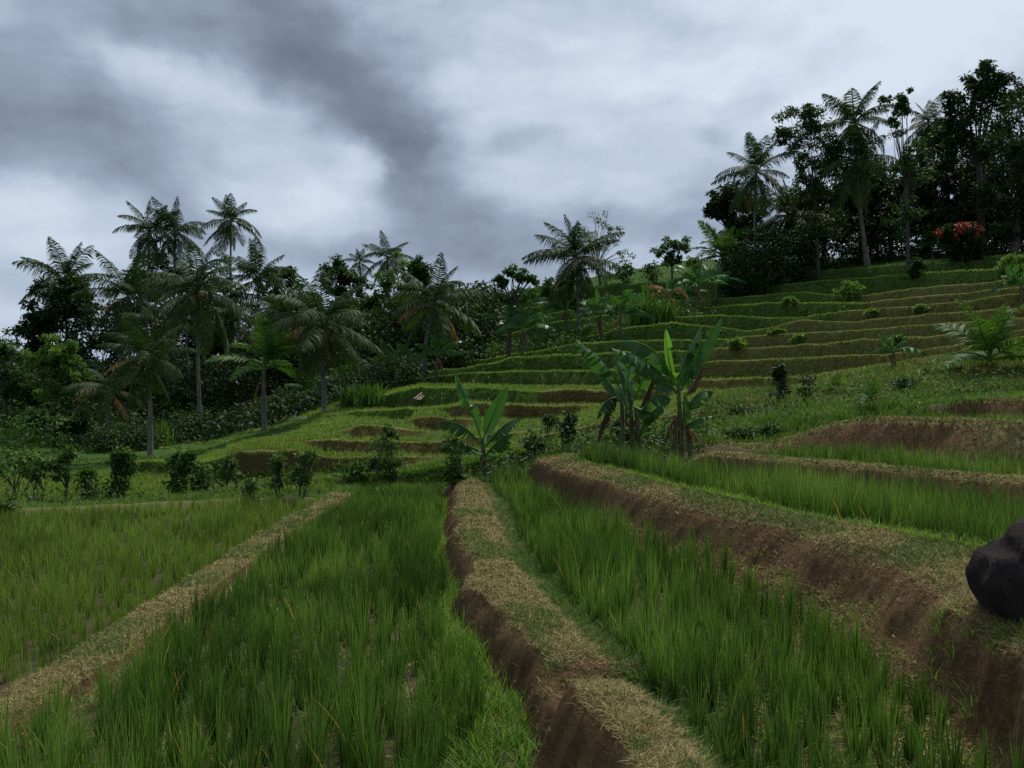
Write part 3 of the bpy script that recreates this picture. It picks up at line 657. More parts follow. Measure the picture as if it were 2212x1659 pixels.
palm('short palm with yellowing hanging fronds near the left paddies', 240, 970, (236, 838), 84, 17, .1, group=LG, dead=2)
palm('young bright palm with a short straight trunk between the pale-trunked palm and the orange-fronded palm', 572, 932, (570, 786), 108, 18, 0, group=LG, style='young')
palm('wide palm with one dry orange frond on its left side', 701, 890, (694, 692), 132, 26, 0, group=LG, dead=2, nuts=5)
palm('palm with steep upright fronds right behind the grove, under the lone tall palm', 560, None, (556, 600), 88, 20, 0, 58, group=LG, e_lo=5)
palm('dark palm wedged behind the pale-trunked palm', 490, None, (486, 640), 84, 20, 0, 56, group=LG, dead=0)
palm('small distant palm with a pointed top above the pale green tree', 838, None, (837, 556), 58, 22, 0, 92, group=LG)
palm('tiny far palm just left of the pointed-top palm', 777, None, (777, 566), 36, 18, 0, 98, group=LG, dead=0)
palm('windswept palm at the right end of the grove, on a dark leaning trunk', 918, 832, (938, 650), 112, 20, .25, group=LG, dead=2, e_lo=6)
palm('lone palm in the middle of the picture, holding many hanging fronds', 1252, 732, (1246, 552), 104, 30, .02, group='coconut palms standing by the terraces', dead=2, nuts=8)
palm('dark trunkless palm in the undergrowth left of the bamboo poles', 832, 842, (830, 826), 84, 15, 0, group='young palms at the edge of the grove', style='shade')
palm('small dark trunkless palm under the orange-fronded palm', 738, None, (738, 822), 60, 13, 0, 43, group='young palms at the edge of the grove', style='shade')
palm('leftmost tall palm of the hill, with a curved trunk against the sky', 1640, None, (1634, 368), 92, 26, .12, 60, group=RG)
palm('palm with a bent pale trunk and drooping dark crown on the hill', 1655, 612, (1702, 462), 92, 26, .35, group=RG, nuts=3)
palm('highest palm on the hill, its crown clear above the trees', 1873, 574, (1846, 262), 94, 24, .1, group=RG, dead=1)
palm('second crown-heavy palm below the highest palm on the hill', 1880, None, (1850, 345), 100, 22, .1, 57, group=RG, dead=0)
palm('low bushy palm left of the bent-trunk palm', 1560, None, (1560, 548), 74, 20, 0, 60, group=RG, style='young')
palm('palm half hidden by the big dark tree on the hill', 2010, None, (2006, 262), 60, 22, 0, 66, group=RG)
palm('largest young palm on the rough slope, with stiff grey-green fronds', 2150, 806, (2140, 770), 128, 17, 0, group=YG, style='stemless')
palm('middle-sized young palm in the weeds of the rough slope', 1885, 884, (1883, 862), 58, 13, 0, group=YG, style='stemless')
palm('smallest young palm, on the left of the rough slope', 1800, 852, (1800, 838), 42, 11, 0, group=YG, style='stemless')
# palm trunks seen deep in the grove
def bare_trunk(label, bx, Y, top, lean=0):
    b = at_ground(bx, Y); t = P(top[0], top[1], Y) - b; mb = MB()
    pts = bez((0, 0, -.4), (t[0] * .4, 0, t[2] * .5), t, 16); tube(mb, pts, .085 * (1.2 - .4 * np.linspace(0, 1, 16)), 7)
    rt = empty('palm_trunk', b, label, 'palm tree', 'slim trunks deep in the grove'); mb.obj('trunk', PALMBARK, rt)
    for k in range(9):
        o = link('frond', FR[2 + k % 5][k % 3], rt, tuple(t)); o.scale = (2.6,) * 3; o.rotation_euler = (0, 0, k * 2.4 + bx)
for lab, bx, Y, tp in (('slim leaning palm trunk just left of the pale-trunked palm', 412, 50, (398, 640)), ('slim grey palm trunk standing right of the pale-trunked palm', 496, 50, (484, 700)),
                       ('slim grey palm trunk behind the young bright palm', 530, 50, (515, 690)), ('first of two close slim trunks right of the young bright palm', 597, 48, (600, 680)), ('second of two close slim trunks right of the young bright palm', 614, 48, (622, 690)),
                       ('leaning dark palm trunk between the low palm and the pale-trunked palm', 366, 50, (352, 700))):
    bare_trunk(lab, bx, Y, tp)

# ---- broadleaf trees and shrubs: stems and many leaf-sized faces gathered in clumps
def leafcloud(mb, C_, rad, n, ll, r, tint, aspect=.45, spread=.5, flat=.6, aim=None):
    """n leaves around each clump centre"""
    m = len(C_); idx = np.repeat(np.arange(m), n); N = len(idx)
    p = r.normal(0, 1, (N, 3)); p = unit(p) * (r.random((N, 1)) ** .45); p[:, 2] *= flat
    pos = C_[idx] + p * np.asarray(rad)[idx][:, None]
    d = unit(p * np.array([1, 1, .6]) + r.normal(0, .55, (N, 3)) + np.array([0, 0, -.15]))
    up = unit(np.array([0, 0, 1.]) + r.normal(0, .55, (N, 3)))
    s = unit(np.cross(d, up)); nn = np.cross(s, d)
    L = (ll * r.uniform(.6, 1.3, N))[:, None]; w = L * aspect * .5
    V_ = np.stack([pos, pos + d * L * .45 - s * w + nn * w * .35, pos + d * L + nn * (-.12) * L, pos + d * L * .45 + s * w + nn * w * .35], 1)
    T = np.repeat(np.clip(tint[idx] + r.normal(0, .13, N), 0, 1)[:, None], 4, 1)
    o = (np.arange(N) * 4)[:, None]
    mb.add(V_.reshape(-1, 3), o + np.array([0, 1, 2, 3]), None, T.ravel())

def tree(label, bx, where, ells, leaf, mat, dens=1.0, dist=None, trunk=.13, cat='tree', name='broadleaf_tree', group=None, stems=1, tint=.45, nl=74, clump=.24, aspect=.5, limbs=34, fork=.62, open_=0., lightup=.12, seed=None, crown_name='crown', bark=None, aniso=.8):
    """ells: crown lobes in photo px (cx, cy, rx, ry); leaf: leaf length in photo px"""
    base = at_ground(bx, dist) if dist else at_pixel(bx, where)
    Y = base[1]; k = Y / F; r = np.random.default_rng(seed if seed is not None else abs(hash((bx, ells[0]))) % 99999)
    rt = empty(name, base, label, cat, group)
    Cs, Rs, Ts = [], [], []
    for (cx, cy, rx, ry) in ells:
        c = P(cx, cy, Y) - base; ex = np.array([rx * k, aniso * .5 * (rx + ry) * k, ry * k])
        n = max(6, int(dens * 1.75 * (rx * ry) / (clump * min(rx, ry)) ** 2))
        q = unit(r.normal(0, 1, (n, 3))) * (r.uniform(.25, 1, (n, 1)) ** .5) * (1 - .45 * clump)
        q *= 1 + .16 * r.normal(0, 1, (n, 1))
        p = c + q * ex
        Cs.append(p); Rs.append(np.full(n, clump * min(rx, ry) * k) * r.uniform(.6, 1.35, n)); Ts.append(tint + lightup * q[:, 2] * 0 + r.normal(0, .10, n))
    C_ = np.concatenate(Cs); Rr = np.concatenate(Rs); T_ = np.concatenate(Ts)
    cm = MB(); leafcloud(cm, C_, Rr, nl, leaf * k, r, T_, aspect, flat=.75)
    # trunk and limbs
    tb = MB(); cc = np.mean([P(e[0], e[1], Y) - base for e in ells], 0)
    tops = []
    for s in range(stems):
        off = np.array([r.normal(0, .25), r.normal(0, .2), 0]) * (stems > 1) * (leaf * k * 3)
        fk = cc * np.array([fork if stems == 1 else .7, .6, fork if stems == 1 else .35]) + off * 1.5; fk[2] = max(fk[2], .1)
        pts = bez(off * .3 + np.array([0, 0, -.25]), off * .6 + np.array([fk[0] * .25, 0, fk[2] * .55]), fk, 8)
        tube(tb, pts, trunk * (1.15 - .4 * np.linspace(0, 1, 8)) / stems ** .4, 7); tops.append(fk)
    sel = r.choice(len(C_), min(limbs, len(C_)), replace=False)
    for i in sel:
        f0 = tops[r.integers(len(tops))]; p1 = C_[i]
        md = (f0 + p1) / 2 + np.array([r.normal(0, .06), r.normal(0, .06), .10]) * np.linalg.norm(p1 - f0)
        tube(tb, bez(f0, md, p1, 6), trunk * .26 * (1 - .85 * np.linspace(0, 1, 6)) / stems ** .3 + .004, 4)
    tb.obj('trunk', bark or BARK, rt); cm.obj(crown_name, mat, rt)
    return rt

TG = 'broadleaf trees behind the left grove'; HG = 'broadleaf trees on the hilltop'
tree('dark rounded tree at the left end of the grove, under the leftmost palm', 130, None, [(100, 660, 58, 70), (150, 700, 70, 70), (75, 720, 40, 50), (165, 630, 40, 40)], 9, LEAF_D, 1.0, 62, group=TG)
tree('dark green bushy tree cut by the left edge of the picture', 15, None, [(15, 790, 62, 62), (-50, 780, 60, 80), (60, 840, 50, 50)], 9, LEAF_M, .9, 42, .14, group=TG, tint=.3)
tree('pale yellow-green tree in front of the dark grove', 112, None, [(95, 775, 42, 46), (140, 770, 44, 50), (120, 830, 56, 50), (165, 820, 34, 40)], 8, LEAF_L, .45, 40, .10, group=TG, tint=.32, clump=.2)
tree('very dark tree filling the gap between the two leftmost palms', 215, None, [(215, 760, 70, 80), (240, 700, 60, 60), (200, 840, 60, 50)], 9, LEAF_D, 1.0, 60, group=TG, tint=.35)
tree('dark tree directly beneath the touching pair of high palms', 340, None, [(345, 600, 62, 60), (300, 640, 50, 60), (385, 650, 56, 70), (330, 710, 70, 60)], 9, LEAF_D, .9, 66, group=TG)
tree('dark tree behind the pale bare trunk', 430, None, [(430, 730, 80, 60), (470, 690, 60, 60), (400, 790, 70, 50)], 9, LEAF_D, .95, 64, group=TG, tint=.38)
tree('dark round tree between the steep-fronded palm and the orange-fronded palm', 600, None, [(600, 625, 60, 56), (640, 680, 66, 66), (570, 690, 60, 60), (620, 760, 70, 60)], 9, LEAF_M, .9, 62, group=TG, tint=.22)
tree('round tree showing above the orange-fronded palm, on its right', 740, None, [(728, 606, 40, 48), (760, 640, 44, 50), (735, 690, 50, 50), (790, 670, 34, 44)], 9, LEAF_M, .85, 62, group=TG, tint=.3)
tree('bright pale green tree near the right end of the grove', 858, None, [(862, 590, 44, 44), (840, 640, 34, 40), (885, 640, 34, 46), (850, 700, 34, 34)], 8, LEAF_L, .36, 58, .11, group=TG, tint=.28, clump=.22)
tree('dark tree behind the windswept palm', 905, None, [(905, 600, 34, 44), (915, 690, 50, 60), (890, 760, 56, 50)], 9, LEAF_M, .8, 52, group=TG, tint=.22)
tree('dark understory tree left of the windswept palm', 780, None, [(790, 760, 46, 50), (760, 720, 40, 40), (810, 720, 34, 36)], 9, LEAF_M, .75, 56, group=TG, tint=.2)
tree('low dark tree under the dark low palm', 262, None, [(262, 830, 44, 44), (300, 850, 40, 36)], 9, LEAF_D, .9, 50, .12, group=TG)
tree('low dark tree at the left, above the row of shrubs', 115, None, [(110, 905, 60, 34), (160, 915, 40, 30)], 8, LEAF_D, .8, 36, .09, group=TG, tint=.5)
tree('dark understory tree behind the young bright palm', 540, None, [(540, 800, 66, 56), (480, 810, 50, 50), (600, 820, 50, 46)], 9, LEAF_D, .9, 58, group=TG, tint=.42)
tree('dark understory tree at the foot of the orange-fronded palm', 670, None, [(660, 780, 50, 50), (640, 830, 40, 36), (705, 800, 40, 46)], 9, LEAF_D, .85, 52, group=TG, tint=.45)
tree('thin feathery tree with see-through branches behind the lone middle palm', 1298, None, [(1290, 470, 32, 26), (1335, 500, 34, 22), (1300, 530, 46, 24), (1350, 555, 26, 16), (1250, 560, 40, 26), (1200, 545, 26, 16), (1320, 590, 30, 18), (1180, 610, 20, 14), (1260, 500, 34, 26)], 6, LEAF_L, .16, 78, .14, group=HG, tint=.1, nl=30, clump=.33, aspect=.4, limbs=60, fork=.5)
tree('small tree with layered branches left of the lone middle palm', 1098, 772, [(1110, 585, 28, 18), (1135, 605, 30, 16), (1080, 610, 26, 14), (1115, 640, 44, 26), (1105, 690, 40, 30)], 8, LEAF_M, .26, None, .13, group=HG, tint=.45, clump=.3, fork=.75)
tree('slender small tree with airy crown on the skyline left of the hilltop trees', 1452, None, [(1450, 515, 40, 26), (1425, 545, 26, 20), (1475, 530, 26, 24), (1455, 565, 34, 18)], 7, LEAF_M, .2, 66, .10, group=HG, tint=.4, clump=.28, fork=.6)
tree('tall tree with a full leafy crown left of the highest palm', 1768, None, [(1722, 262, 56, 46), (1760, 250, 46, 36), (1700, 300, 40, 30), (1770, 310, 50, 50), (1780, 390, 60, 60), (1740, 360, 34, 40), (1780, 470, 50, 50), (1755, 420, 40, 40), (1800, 330, 40, 50)], 7, LEAF_D, .62, 58, .12, group=HG, tint=.66, fork=.6, clump=.3)
tree('dark leafy tree low behind the leftmost hill palm', 1590, None, [(1580, 425, 50, 38), (1555, 450, 34, 24), (1620, 460, 44, 44), (1600, 500, 50, 40)], 9, LEAF_D, .75, 66, .16, group=HG, tint=.55)
tree('airy tall tree right of the highest palm, thin against the sky', 1962, 572, [(1925, 225, 24, 32), (1958, 220, 20, 34), (1945, 270, 38, 34), (1970, 330, 34, 36), (1940, 370, 46, 40), (1965, 440, 40, 40), (1950, 490, 36, 34), (1985, 390, 36, 40)], 7, LEAF_M, .3, None, .13, group=HG, tint=.25, clump=.28, limbs=40, fork=.72)
tree('dense dark tree below the highest palm', 1925, None, [(1930, 400, 66, 60), (1880, 420, 56, 60), (1960, 460, 60, 50), (1900, 490, 60, 40)], 9, LEAF_D, .85, 62, .2, group=HG, tint=.4)
tree('dark tree behind the drooping bent-trunk palm', 1780, None, [(1790, 440, 56, 44), (1745, 440, 44, 44), (1830, 430, 50, 40), (1720, 500, 50, 36), (1800, 495, 60, 34)], 9, LEAF_D, .85, 64, .18, group=HG, tint=.4)
tree('highest dark tree of the hilltop, with a knobbly crown top', 2120, None, [(2130, 170, 52, 40), (2165, 215, 60, 50), (2095, 215, 56, 44), (2110, 290, 80, 66), (2050, 300, 56, 60)], 9, LEAF_D, .7, 60, .28, group=HG, tint=.42)
tree('massive dark tree at the right edge of the hilltop', 2190, None, [(2190, 290, 80, 90), (2240, 220, 70, 70), (2180, 400, 90, 66), (2260, 400, 90, 80), (2200, 480, 70, 50)], 9, LEAF_D, .8, 54, .28, group=HG, tint=.42)
tree('dark spreading tree under the highest dark tree, behind the red bush', 2060, None, [(2060, 390, 70, 60), (2010, 410, 56, 54), (2110, 440, 60, 50), (2020, 475, 60, 40), (2150, 490, 60, 40)], 10, LEAF_D, .95, 62, .24, group=HG, tint=.4)
tree('dark tree crown filling the wood behind the highest palm trunk', 1860, None, [(1850, 460, 60, 50), (1900, 380, 56, 56), (1840, 390, 50, 50)], 9, LEAF_D, .8, 68, .2, group=HG, tint=.42)
tree('dark tree at the right end of the wood, above the tall banana plant', 2150, None, [(2150, 380, 70, 60), (2090, 350, 60, 60), (2210, 340, 60, 60), (2160, 450, 70, 50)], 9, LEAF_D, .85, 66, .2, group=HG, tint=.4)
tree('dark crown between the airy tall tree and the highest dark tree', 2000, None, [(2000, 340, 56, 60), (2030, 290, 46, 50), (1990, 420, 50, 50)], 9, LEAF_D, .8, 68, .2, group=HG, tint=.44)
tree('small dark sapling alone in the green terrace below the hilltop trees', 1975, 602, [(1975, 572, 16, 16), (1973, 590, 10, 12)], 7, LEAF_D, .8, None, .05, group='lone saplings on the terraces', cat='sapling', name='sapling', clump=.4)
for lab, bx, row, cx, cy, rx, ry, m, tn in (
    ('round bush on the skyline behind the lone middle palm', 1352, 612, 1350, 588, 30, 24, LEAF_M, .4), ('upright dark bush on the skyline left of the airy small tree', 1408, 612, 1408, 582, 22, 26, LEAF_M, .3),
    ('small bush on the far ridge between the hut and the lone middle palm', 1180, 640, 1180, 622, 26, 16, LEAF_M, .45), ('pale bush on the skyline beside the airy small tree', 1500, 585, 1500, 566, 22, 14, LEAF_L, .3),
    ('low green bush at the right of the hut', 1112, 650, 1118, 636, 22, 14, LEAF_M, .45), ('dark leafy bush among banana plants left of the lone middle palm', 1160, 742, 1160, 690, 36, 40, LEAF_M, .25),
    ('pale yellow-green bush in the upper green terraces', 1840, 648, 1838, 626, 34, 18, LEAF_L, .55), ('pale leafy seedling at the bent palm trunk', 1650, 612, 1650, 596, 18, 10, LEAF_L, .6),
    ('pale seedling below the highest palm', 1745, 608, 1745, 590, 18, 12, LEAF_L, .6), ('yellow-green bush among leaves at the far right below the red bush', 2185, 590, 2185, 570, 40, 22, LEAF_L, .5),
    ('bright weedy bush on the mown terrace, middle of the right slope', 1938, 752, 1938, 736, 20, 18, LEAF_L, .35), ('pale seedling patch on the lower mown terrace', 1595, 752, 1595, 742, 22, 10, LEAF_L, .6),
    ('pale seedling on a mown terrace right of the upright banana leaf', 1725, 745, 1725, 733, 16, 10, LEAF_L, .65), ('pale seedling below the topmost mown edge', 1880, 690, 1885, 676, 18, 10, LEAF_L, .6),
    ('pale seedling on the green terrace above the upright banana leaf', 1700, 660, 1705, 650, 14, 8, LEAF_L, .6), ('bright seedling right of the largest mown step', 1660, 725, 1676, 718, 18, 9, LEAF_L, .5),
    ('pale seedling high on the mown steps at the right', 1985, 680, 1990, 670, 16, 9, LEAF_L, .6)):
    tree(lab, bx, row, [(cx, cy, rx, ry)], 7.5, m, .8, None, .04, group='bushes dotted over the terraces', cat='bush', name='bush', stems=3, tint=tn, clump=.36, nl=34, limbs=10)
b = tree('bush covered in coral-red flowers on the hilltop edge', 2078, 566, [(2078, 535, 46, 34), (2060, 510, 36, 28), (2100, 520, 34, 34)], 8, LEAF_D, .9, None, .08, group=None, cat='bush', name='flowering_bush', stems=3, tint=.42)
fm = MB(); bb = np.array(b.location); r_ = np.random.default_rng(5); kk = bb[1] / F; cs = []
for (cx, cy, rx, ry) in [(2072, 505, 34, 22), (2096, 502, 22, 19), (2052, 512, 20, 15), (2028, 506, 8, 8), (2085, 538, 14, 8)]:
    n = int(rx * ry * .05) + 3; q = unit(r_.normal(0, 1, (n, 3)) + np.array([0, -.5, .35])); cs.append(P(cx, cy, bb[1]) - bb + q * np.array([rx, .8 * rx, ry]) * kk)
cs = np.concatenate(cs); leafcloud(fm, cs, np.full(len(cs), 4.5 * kk), 22, 5 * kk, r_, r_.uniform(.1, .9, len(cs)), .8); fm.obj('blossom', FLOWER, b)

# ---- shrubs on the strip behind the near paddies
SH = 'shrubs planted in a row behind the near paddies'
for lab, bx, row, ells, m, tn, lf in (
    ('multi-stemmed rounded shrub, second from the left edge, on two bare stems', 82, 1092, [(75, 1010, 44, 36), (100, 1000, 30, 30)], LEAF_M, .6, 11),
    ('dark shrub at the left edge above its pale new leaves', 28, 1090, [(20, 1010, 44, 44), (50, 990, 34, 34)], LEAF_M, .6, 11),
    ('low broad-leaved bush in the left corner of the shrub row', 12, 1112, [(10, 1092, 34, 20)], LEAF_M, .6, 12),
    ('slim shrub between the rounded shrub and the squat dark shrub', 140, 1085, [(140, 1015, 26, 36), (146, 985, 24, 22)], LEAF_M, .6, 10),
    ('squat dark shrub left of the tall bright-tipped shrub', 192, 1088, [(192, 1050, 34, 32), (186, 1022, 20, 20)], LEAF_M, .6, 12),
    ('tall columnar shrub with bright green tips', 262, 1082, [(258, 1045, 26, 36), (264, 1010, 32, 26), (262, 985, 30, 22)], LEAF_M, .58, 14),
    ('tall leafy shrub right of the bright-tipped one, dark with drooping leaves', 384, 1078, [(382, 1040, 26, 34), (388, 1005, 34, 26), (400, 985, 20, 16)], LEAF_M, .62, 13),
    ('thin sparse shrub close beside the drooping-leaved shrub', 425, 1068, [(430, 1020, 26, 30), (436, 1050, 18, 12)], LEAF_M, .62, 11),
    ('slender twiggy shrub with few leaves', 490, 1072, [(490, 1018, 22, 30), (498, 995, 12, 14)], LEAF_M, .68, 9),
    ('small low round shrub with upright stems', 540, 1082, [(540, 1056, 22, 24)], LEAF_M, .6, 10),
    ('spreading twin shrub, left half', 606, 1078, [(604, 1030, 30, 30), (600, 1000, 14, 24)], LEAF_M, .6, 10),
    ('spreading twin shrub, right half', 648, 1075, [(648, 1030, 26, 30), (662, 985, 24, 20)], LEAF_M, .6, 10),
    ('small bush at the end of the straight bund', 772, 1042, [(772, 1012, 20, 22)], LEAF_M, .62, 10),
    ('tall two-part shrub standing behind the dark rice strip', 838, 1040, [(826, 975, 36, 46), (850, 1005, 32, 26), (845, 925, 20, 20), (812, 1005, 22, 18)], LEAF_M, .6, 10),
    ('upright shrub left of the young banana plant, reddish at its base', 982, 1044, [(982, 1010, 28, 38), (985, 965, 24, 24), (978, 1030, 24, 18)], LEAF_M, .6, 11),
    ('shrub with bright feathery tips right of the young banana plant', 1150, 990, [(1150, 955, 26, 30), (1165, 965, 30, 18)], LEAF_M, .45, 10),
    ('dark shrub between the feathery shrub and the banana clump', 1222, 975, [(1222, 905, 30, 34), (1226, 940, 20, 26)], LEAF_D, .5, 10),
    ('small dark shrub left of the hanging dead banana leaf', 1180, 950, [(1186, 900, 24, 24)], LEAF_D, .5, 9),
    ('dark bush beneath the banana clump', 1350, 962, [(1345, 925, 36, 30), (1380, 940, 30, 20)], LEAF_D, .5, 9),
    ('slim dark shrub in the middle of the rough slope', 1686, 878, [(1686, 830, 20, 32), (1682, 800, 12, 18)], LEAF_D, .55, 9),
    ('twiggy shrub on the rough slope beside the slim dark shrub', 1748, 870, [(1745, 835, 24, 26)], LEAF_D, .6, 9),
    ('dark scrambling bush on the rough slope right of the banana clump', 1600, 905, [(1600, 890, 40, 18), (1640, 900, 40, 16)], LEAF_D, .6, 9),
    ('green leafy bush at the foot of the middle-sized young palm', 1960, 850, [(1960, 828, 30, 22)], LEAF_M, .45, 9),
    ('low bush with white specks right of the banana stems', 1610, 948, [(1600, 935, 44, 14), (1660, 930, 34, 14)], LEAF_M, .3, 8)):
    tree(lab, bx, row, ells, lf, m, .72, None, .022, group=SH, cat='shrub', name='shrub', stems=4, tint=tn, clump=.34, nl=26, limbs=26, aspect=.42)

# ---- banana plants
def banana_leaf(mb, P0, P1, P2, W, r, roll=0., fold=.35, torn=.3, tint=.5, stalk=.12):
    n = 30; c = bez(P0, P1, P2, n); tg = unit(np.gradient(c, axis=0)); Ln = np.linalg.norm(np.diff(c, axis=0), axis=1).sum()
    up = np.array([0, 0, 1.]); ref = np.where(abs(tg[:, 2:3]) > .93, np.array([[0, -1., 0]]), up[None])
    sd = unit(np.cross(tg, ref)); nr = np.cross(sd, tg)
    cr, sr = math.cos(roll), math.sin(roll); sd, nr = sd * cr + nr * sr, nr * cr - sd * sr
    s = np.linspace(0, 1, n)
    tube(mb, c, np.clip(.035 * W * 3 * (1.05 - s), .004, .05) * .55, 5, np.full(n * 5, min(1., tint + .35)))
    u = np.clip((s - stalk) / (1 - stalk), 0, 1); wd = W * .5 * (np.sin(PI * np.clip(u, 0, 1) ** .72) ** .62) * (u > 0)
    wd = np.maximum(wd, .004)
    for sg in (-1, 1):
        jag = 0.; k = 0
        cuts_ = sorted(set([0, n - 1] + [i for i in range(4, n - 1) if r.random() < torn]))
        for a, b in zip(cuts_[:-1], cuts_[1:]):
            f = fold + (r.uniform(-.3, .85) * (1 if torn > .1 else .2)); sh = r.uniform(.78, 1.05) if torn > .1 else 1
            ii = np.arange(a, b + 1); rows = []
            for q in (0, .5, 1):
                ang = f * (.5 + .5 * q); w_ = wd[ii] * sh
                p = c[ii] + (sg * sd[ii] * (w_ * q * math.cos(ang))[:, None]) - nr[ii] * (w_ * q * math.sin(ang))[:, None] + tg[ii] * (w_ * q * .25)[:, None]
                rows.append(p)
            g = np.stack(rows, 1); m = len(ii)
            if torn > .1 and m > 2: g[-1, 2] -= tg[ii[-1]] * Ln * .012; g[0, 2] += tg[ii[0]] * Ln * .012
            base_ = np.arange(m - 1)[:, None] * 3; Qs = np.concatenate([base_ + np.array([q, q + 1, q + 4, q + 3]) for q in (0, 1)])
            mb.add(g.reshape(-1, 3), Qs, None, np.clip(tint + r.gauss(0, .05) + .06 * np.tile([0, .5, 1], m), 0, 1))

def banana(label, foot, Y, leaves, stem_top, stem_r=.10, group=None, name='banana_plant', tint=.42, seed=1, dead=(), stems=()):
    """leaves: (x0,row0, x1,row1, x2,row2, width px, depth of the tip px, roll, fold, torn, tint) in photo px"""
    base = at_ground(foot, Y) if Y else at_pixel(*foot); Y = base[1]; k = Y / F; r = random.Random(seed)
    rt = empty(name, base, label, 'banana plant', group)
    st = MB()
    for (bx, top) in [(None, stem_top)] + list(stems):
        t = P(top[0], top[1], Y) - base; b0 = np.array([0, 0, -.15]) if bx is None else np.array([(bx - CX) * k - base[0], 0, -.15])
        pts = bez(b0, (b0 + t) / 2 + np.array([.02, 0, 0]), t, 9); tube(st, pts, stem_r * (1.2 - .55 * np.linspace(0, 1, 9)), 8)
    st.obj('stem', STEM, rt)
    for L in leaves:
        x0, r0, x1, r1, x2, r2, w, dz, roll, fold, torn, tn = L; torn = torn + .12 * (torn > .07); w *= 1.28 if torn > .07 else 1
        mb = MB(); q0 = P(x0, r0, Y) - base; q1 = P(x1, r1, Y) - base + np.array([0, dz * k * .5, 0]); q2 = P(x2, r2, Y) - base + np.array([0, dz * k, 0])
        banana_leaf(mb, q0, q1, q2, w * k, r, roll, fold, torn, tn); mb.obj('leaf', BANANA, rt)
    for L in dead:
        x0, r0, x1, r1, x2, r2, w, dz = L; mb = MB()
        banana_leaf(mb, P(x0, r0, Y) - base, P(x1, r1, Y) - base + np.array([0, dz * k * .5, 0]), P(x2, r2, Y) - base + np.array([0, dz * k, 0]), w * k, r, r.uniform(-.5, .5), 1.1, .5, r.uniform(.2, .7))
        o = mb.obj('leaf', BANANA_DEAD, rt); o['label'] = 'dead brown hanging leaf'
    return rt
banana('young banana plant alone at the far end of the middle bund', (1044, 1030), None,
       [(1040, 950, 1020, 885, 985, 808, 30, -10, 1.1, .3, .14, .52), (1044, 950, 1062, 900, 1096, 836, 34, -15, 1.2, .2, .06, .42), (1036, 960, 1000, 905, 955, 908, 52, -50, .55, .5, .2, .36),
        (1034, 975, 990, 950, 957, 950, 46, -30, .5, .6, .12, .36), (1050, 965, 1080, 915, 1124, 901, 48, -30, -.5, .45, .22, .38), (1050, 985, 1076, 945, 1108, 935, 40, -40, -.5, .5, .12, .42),
        (1036, 985, 1005, 965, 975, 966, 26, 40, 0, .6, .2, .4), (1046, 960, 1050, 935, 1062, 905, 30, 60, .9, .3, .1, .5), (1048, 990, 1062, 980, 1074, 990, 24, -30, 0, .9, .2, .45)],
       (1042, 950), .062, seed=3, dead=[(1044, 1000, 1052, 1005, 1056, 1026, 18, -8), (1046, 1000, 1062, 1000, 1066, 1020, 16, 8), (1040, 1005, 1034, 1010, 1034, 1030, 14, 0)])
BG = 'banana plants crowded in the clump at the raised paddy'
banana('right-hand plant of the banana clump, with tall upright leaves', 1472, 13.4,
       [(1462, 830, 1440, 790, 1437, 712, 62, -6, 1.5, .05, .03, .9), (1466, 835, 1476, 770, 1518, 702, 34, 10, .85, .5, .15, .36), (1470, 835, 1500, 770, 1556, 688, 40, -10, .9, .5, .15, .40),
        (1455, 832, 1420, 730, 1335, 740, 66, -30, .3, .55, .2, .45), (1452, 842, 1400, 770, 1312, 756, 56, -70, 0, .8, .4, .4), (1470, 845, 1500, 790, 1530, 738, 46, 20, .9, .3, .3, .42),
        (1478, 900, 1500, 835, 1534, 846, 46, -30, 0, .9, .15, .36), (1475, 930, 1480, 900, 1476, 850, 40, -8, 1.4, .1, .05, .5), (1462, 850, 1435, 815, 1404, 838, 44, -40, 0, .9, .25, .4),
        (1470, 930, 1500, 900, 1534, 898, 26, -20, 0, .5, .1, .5), (1465, 835, 1430, 800, 1385, 790, 40, 50, .2, .6, .3, .4), (1472, 870, 1490, 850, 1500, 880, 30, 40, 0, .8, .3, .35)],
       (1465, 835), .045, group=BG, seed=5, dead=[(1476, 860, 1500, 830, 1520, 790, 30, 5), (1462, 900, 1440, 920, 1432, 955, 26, -20), (1480, 920, 1490, 930, 1496, 958, 24, -15), (1468, 915, 1462, 930, 1460, 958, 26, -10), (1486, 930, 1502, 930, 1512, 956, 20, 10), (1474, 905, 1478, 925, 1482, 956, 22, -22)], stems=[(1495, (1478, 880)), (1450, (1462, 900))])
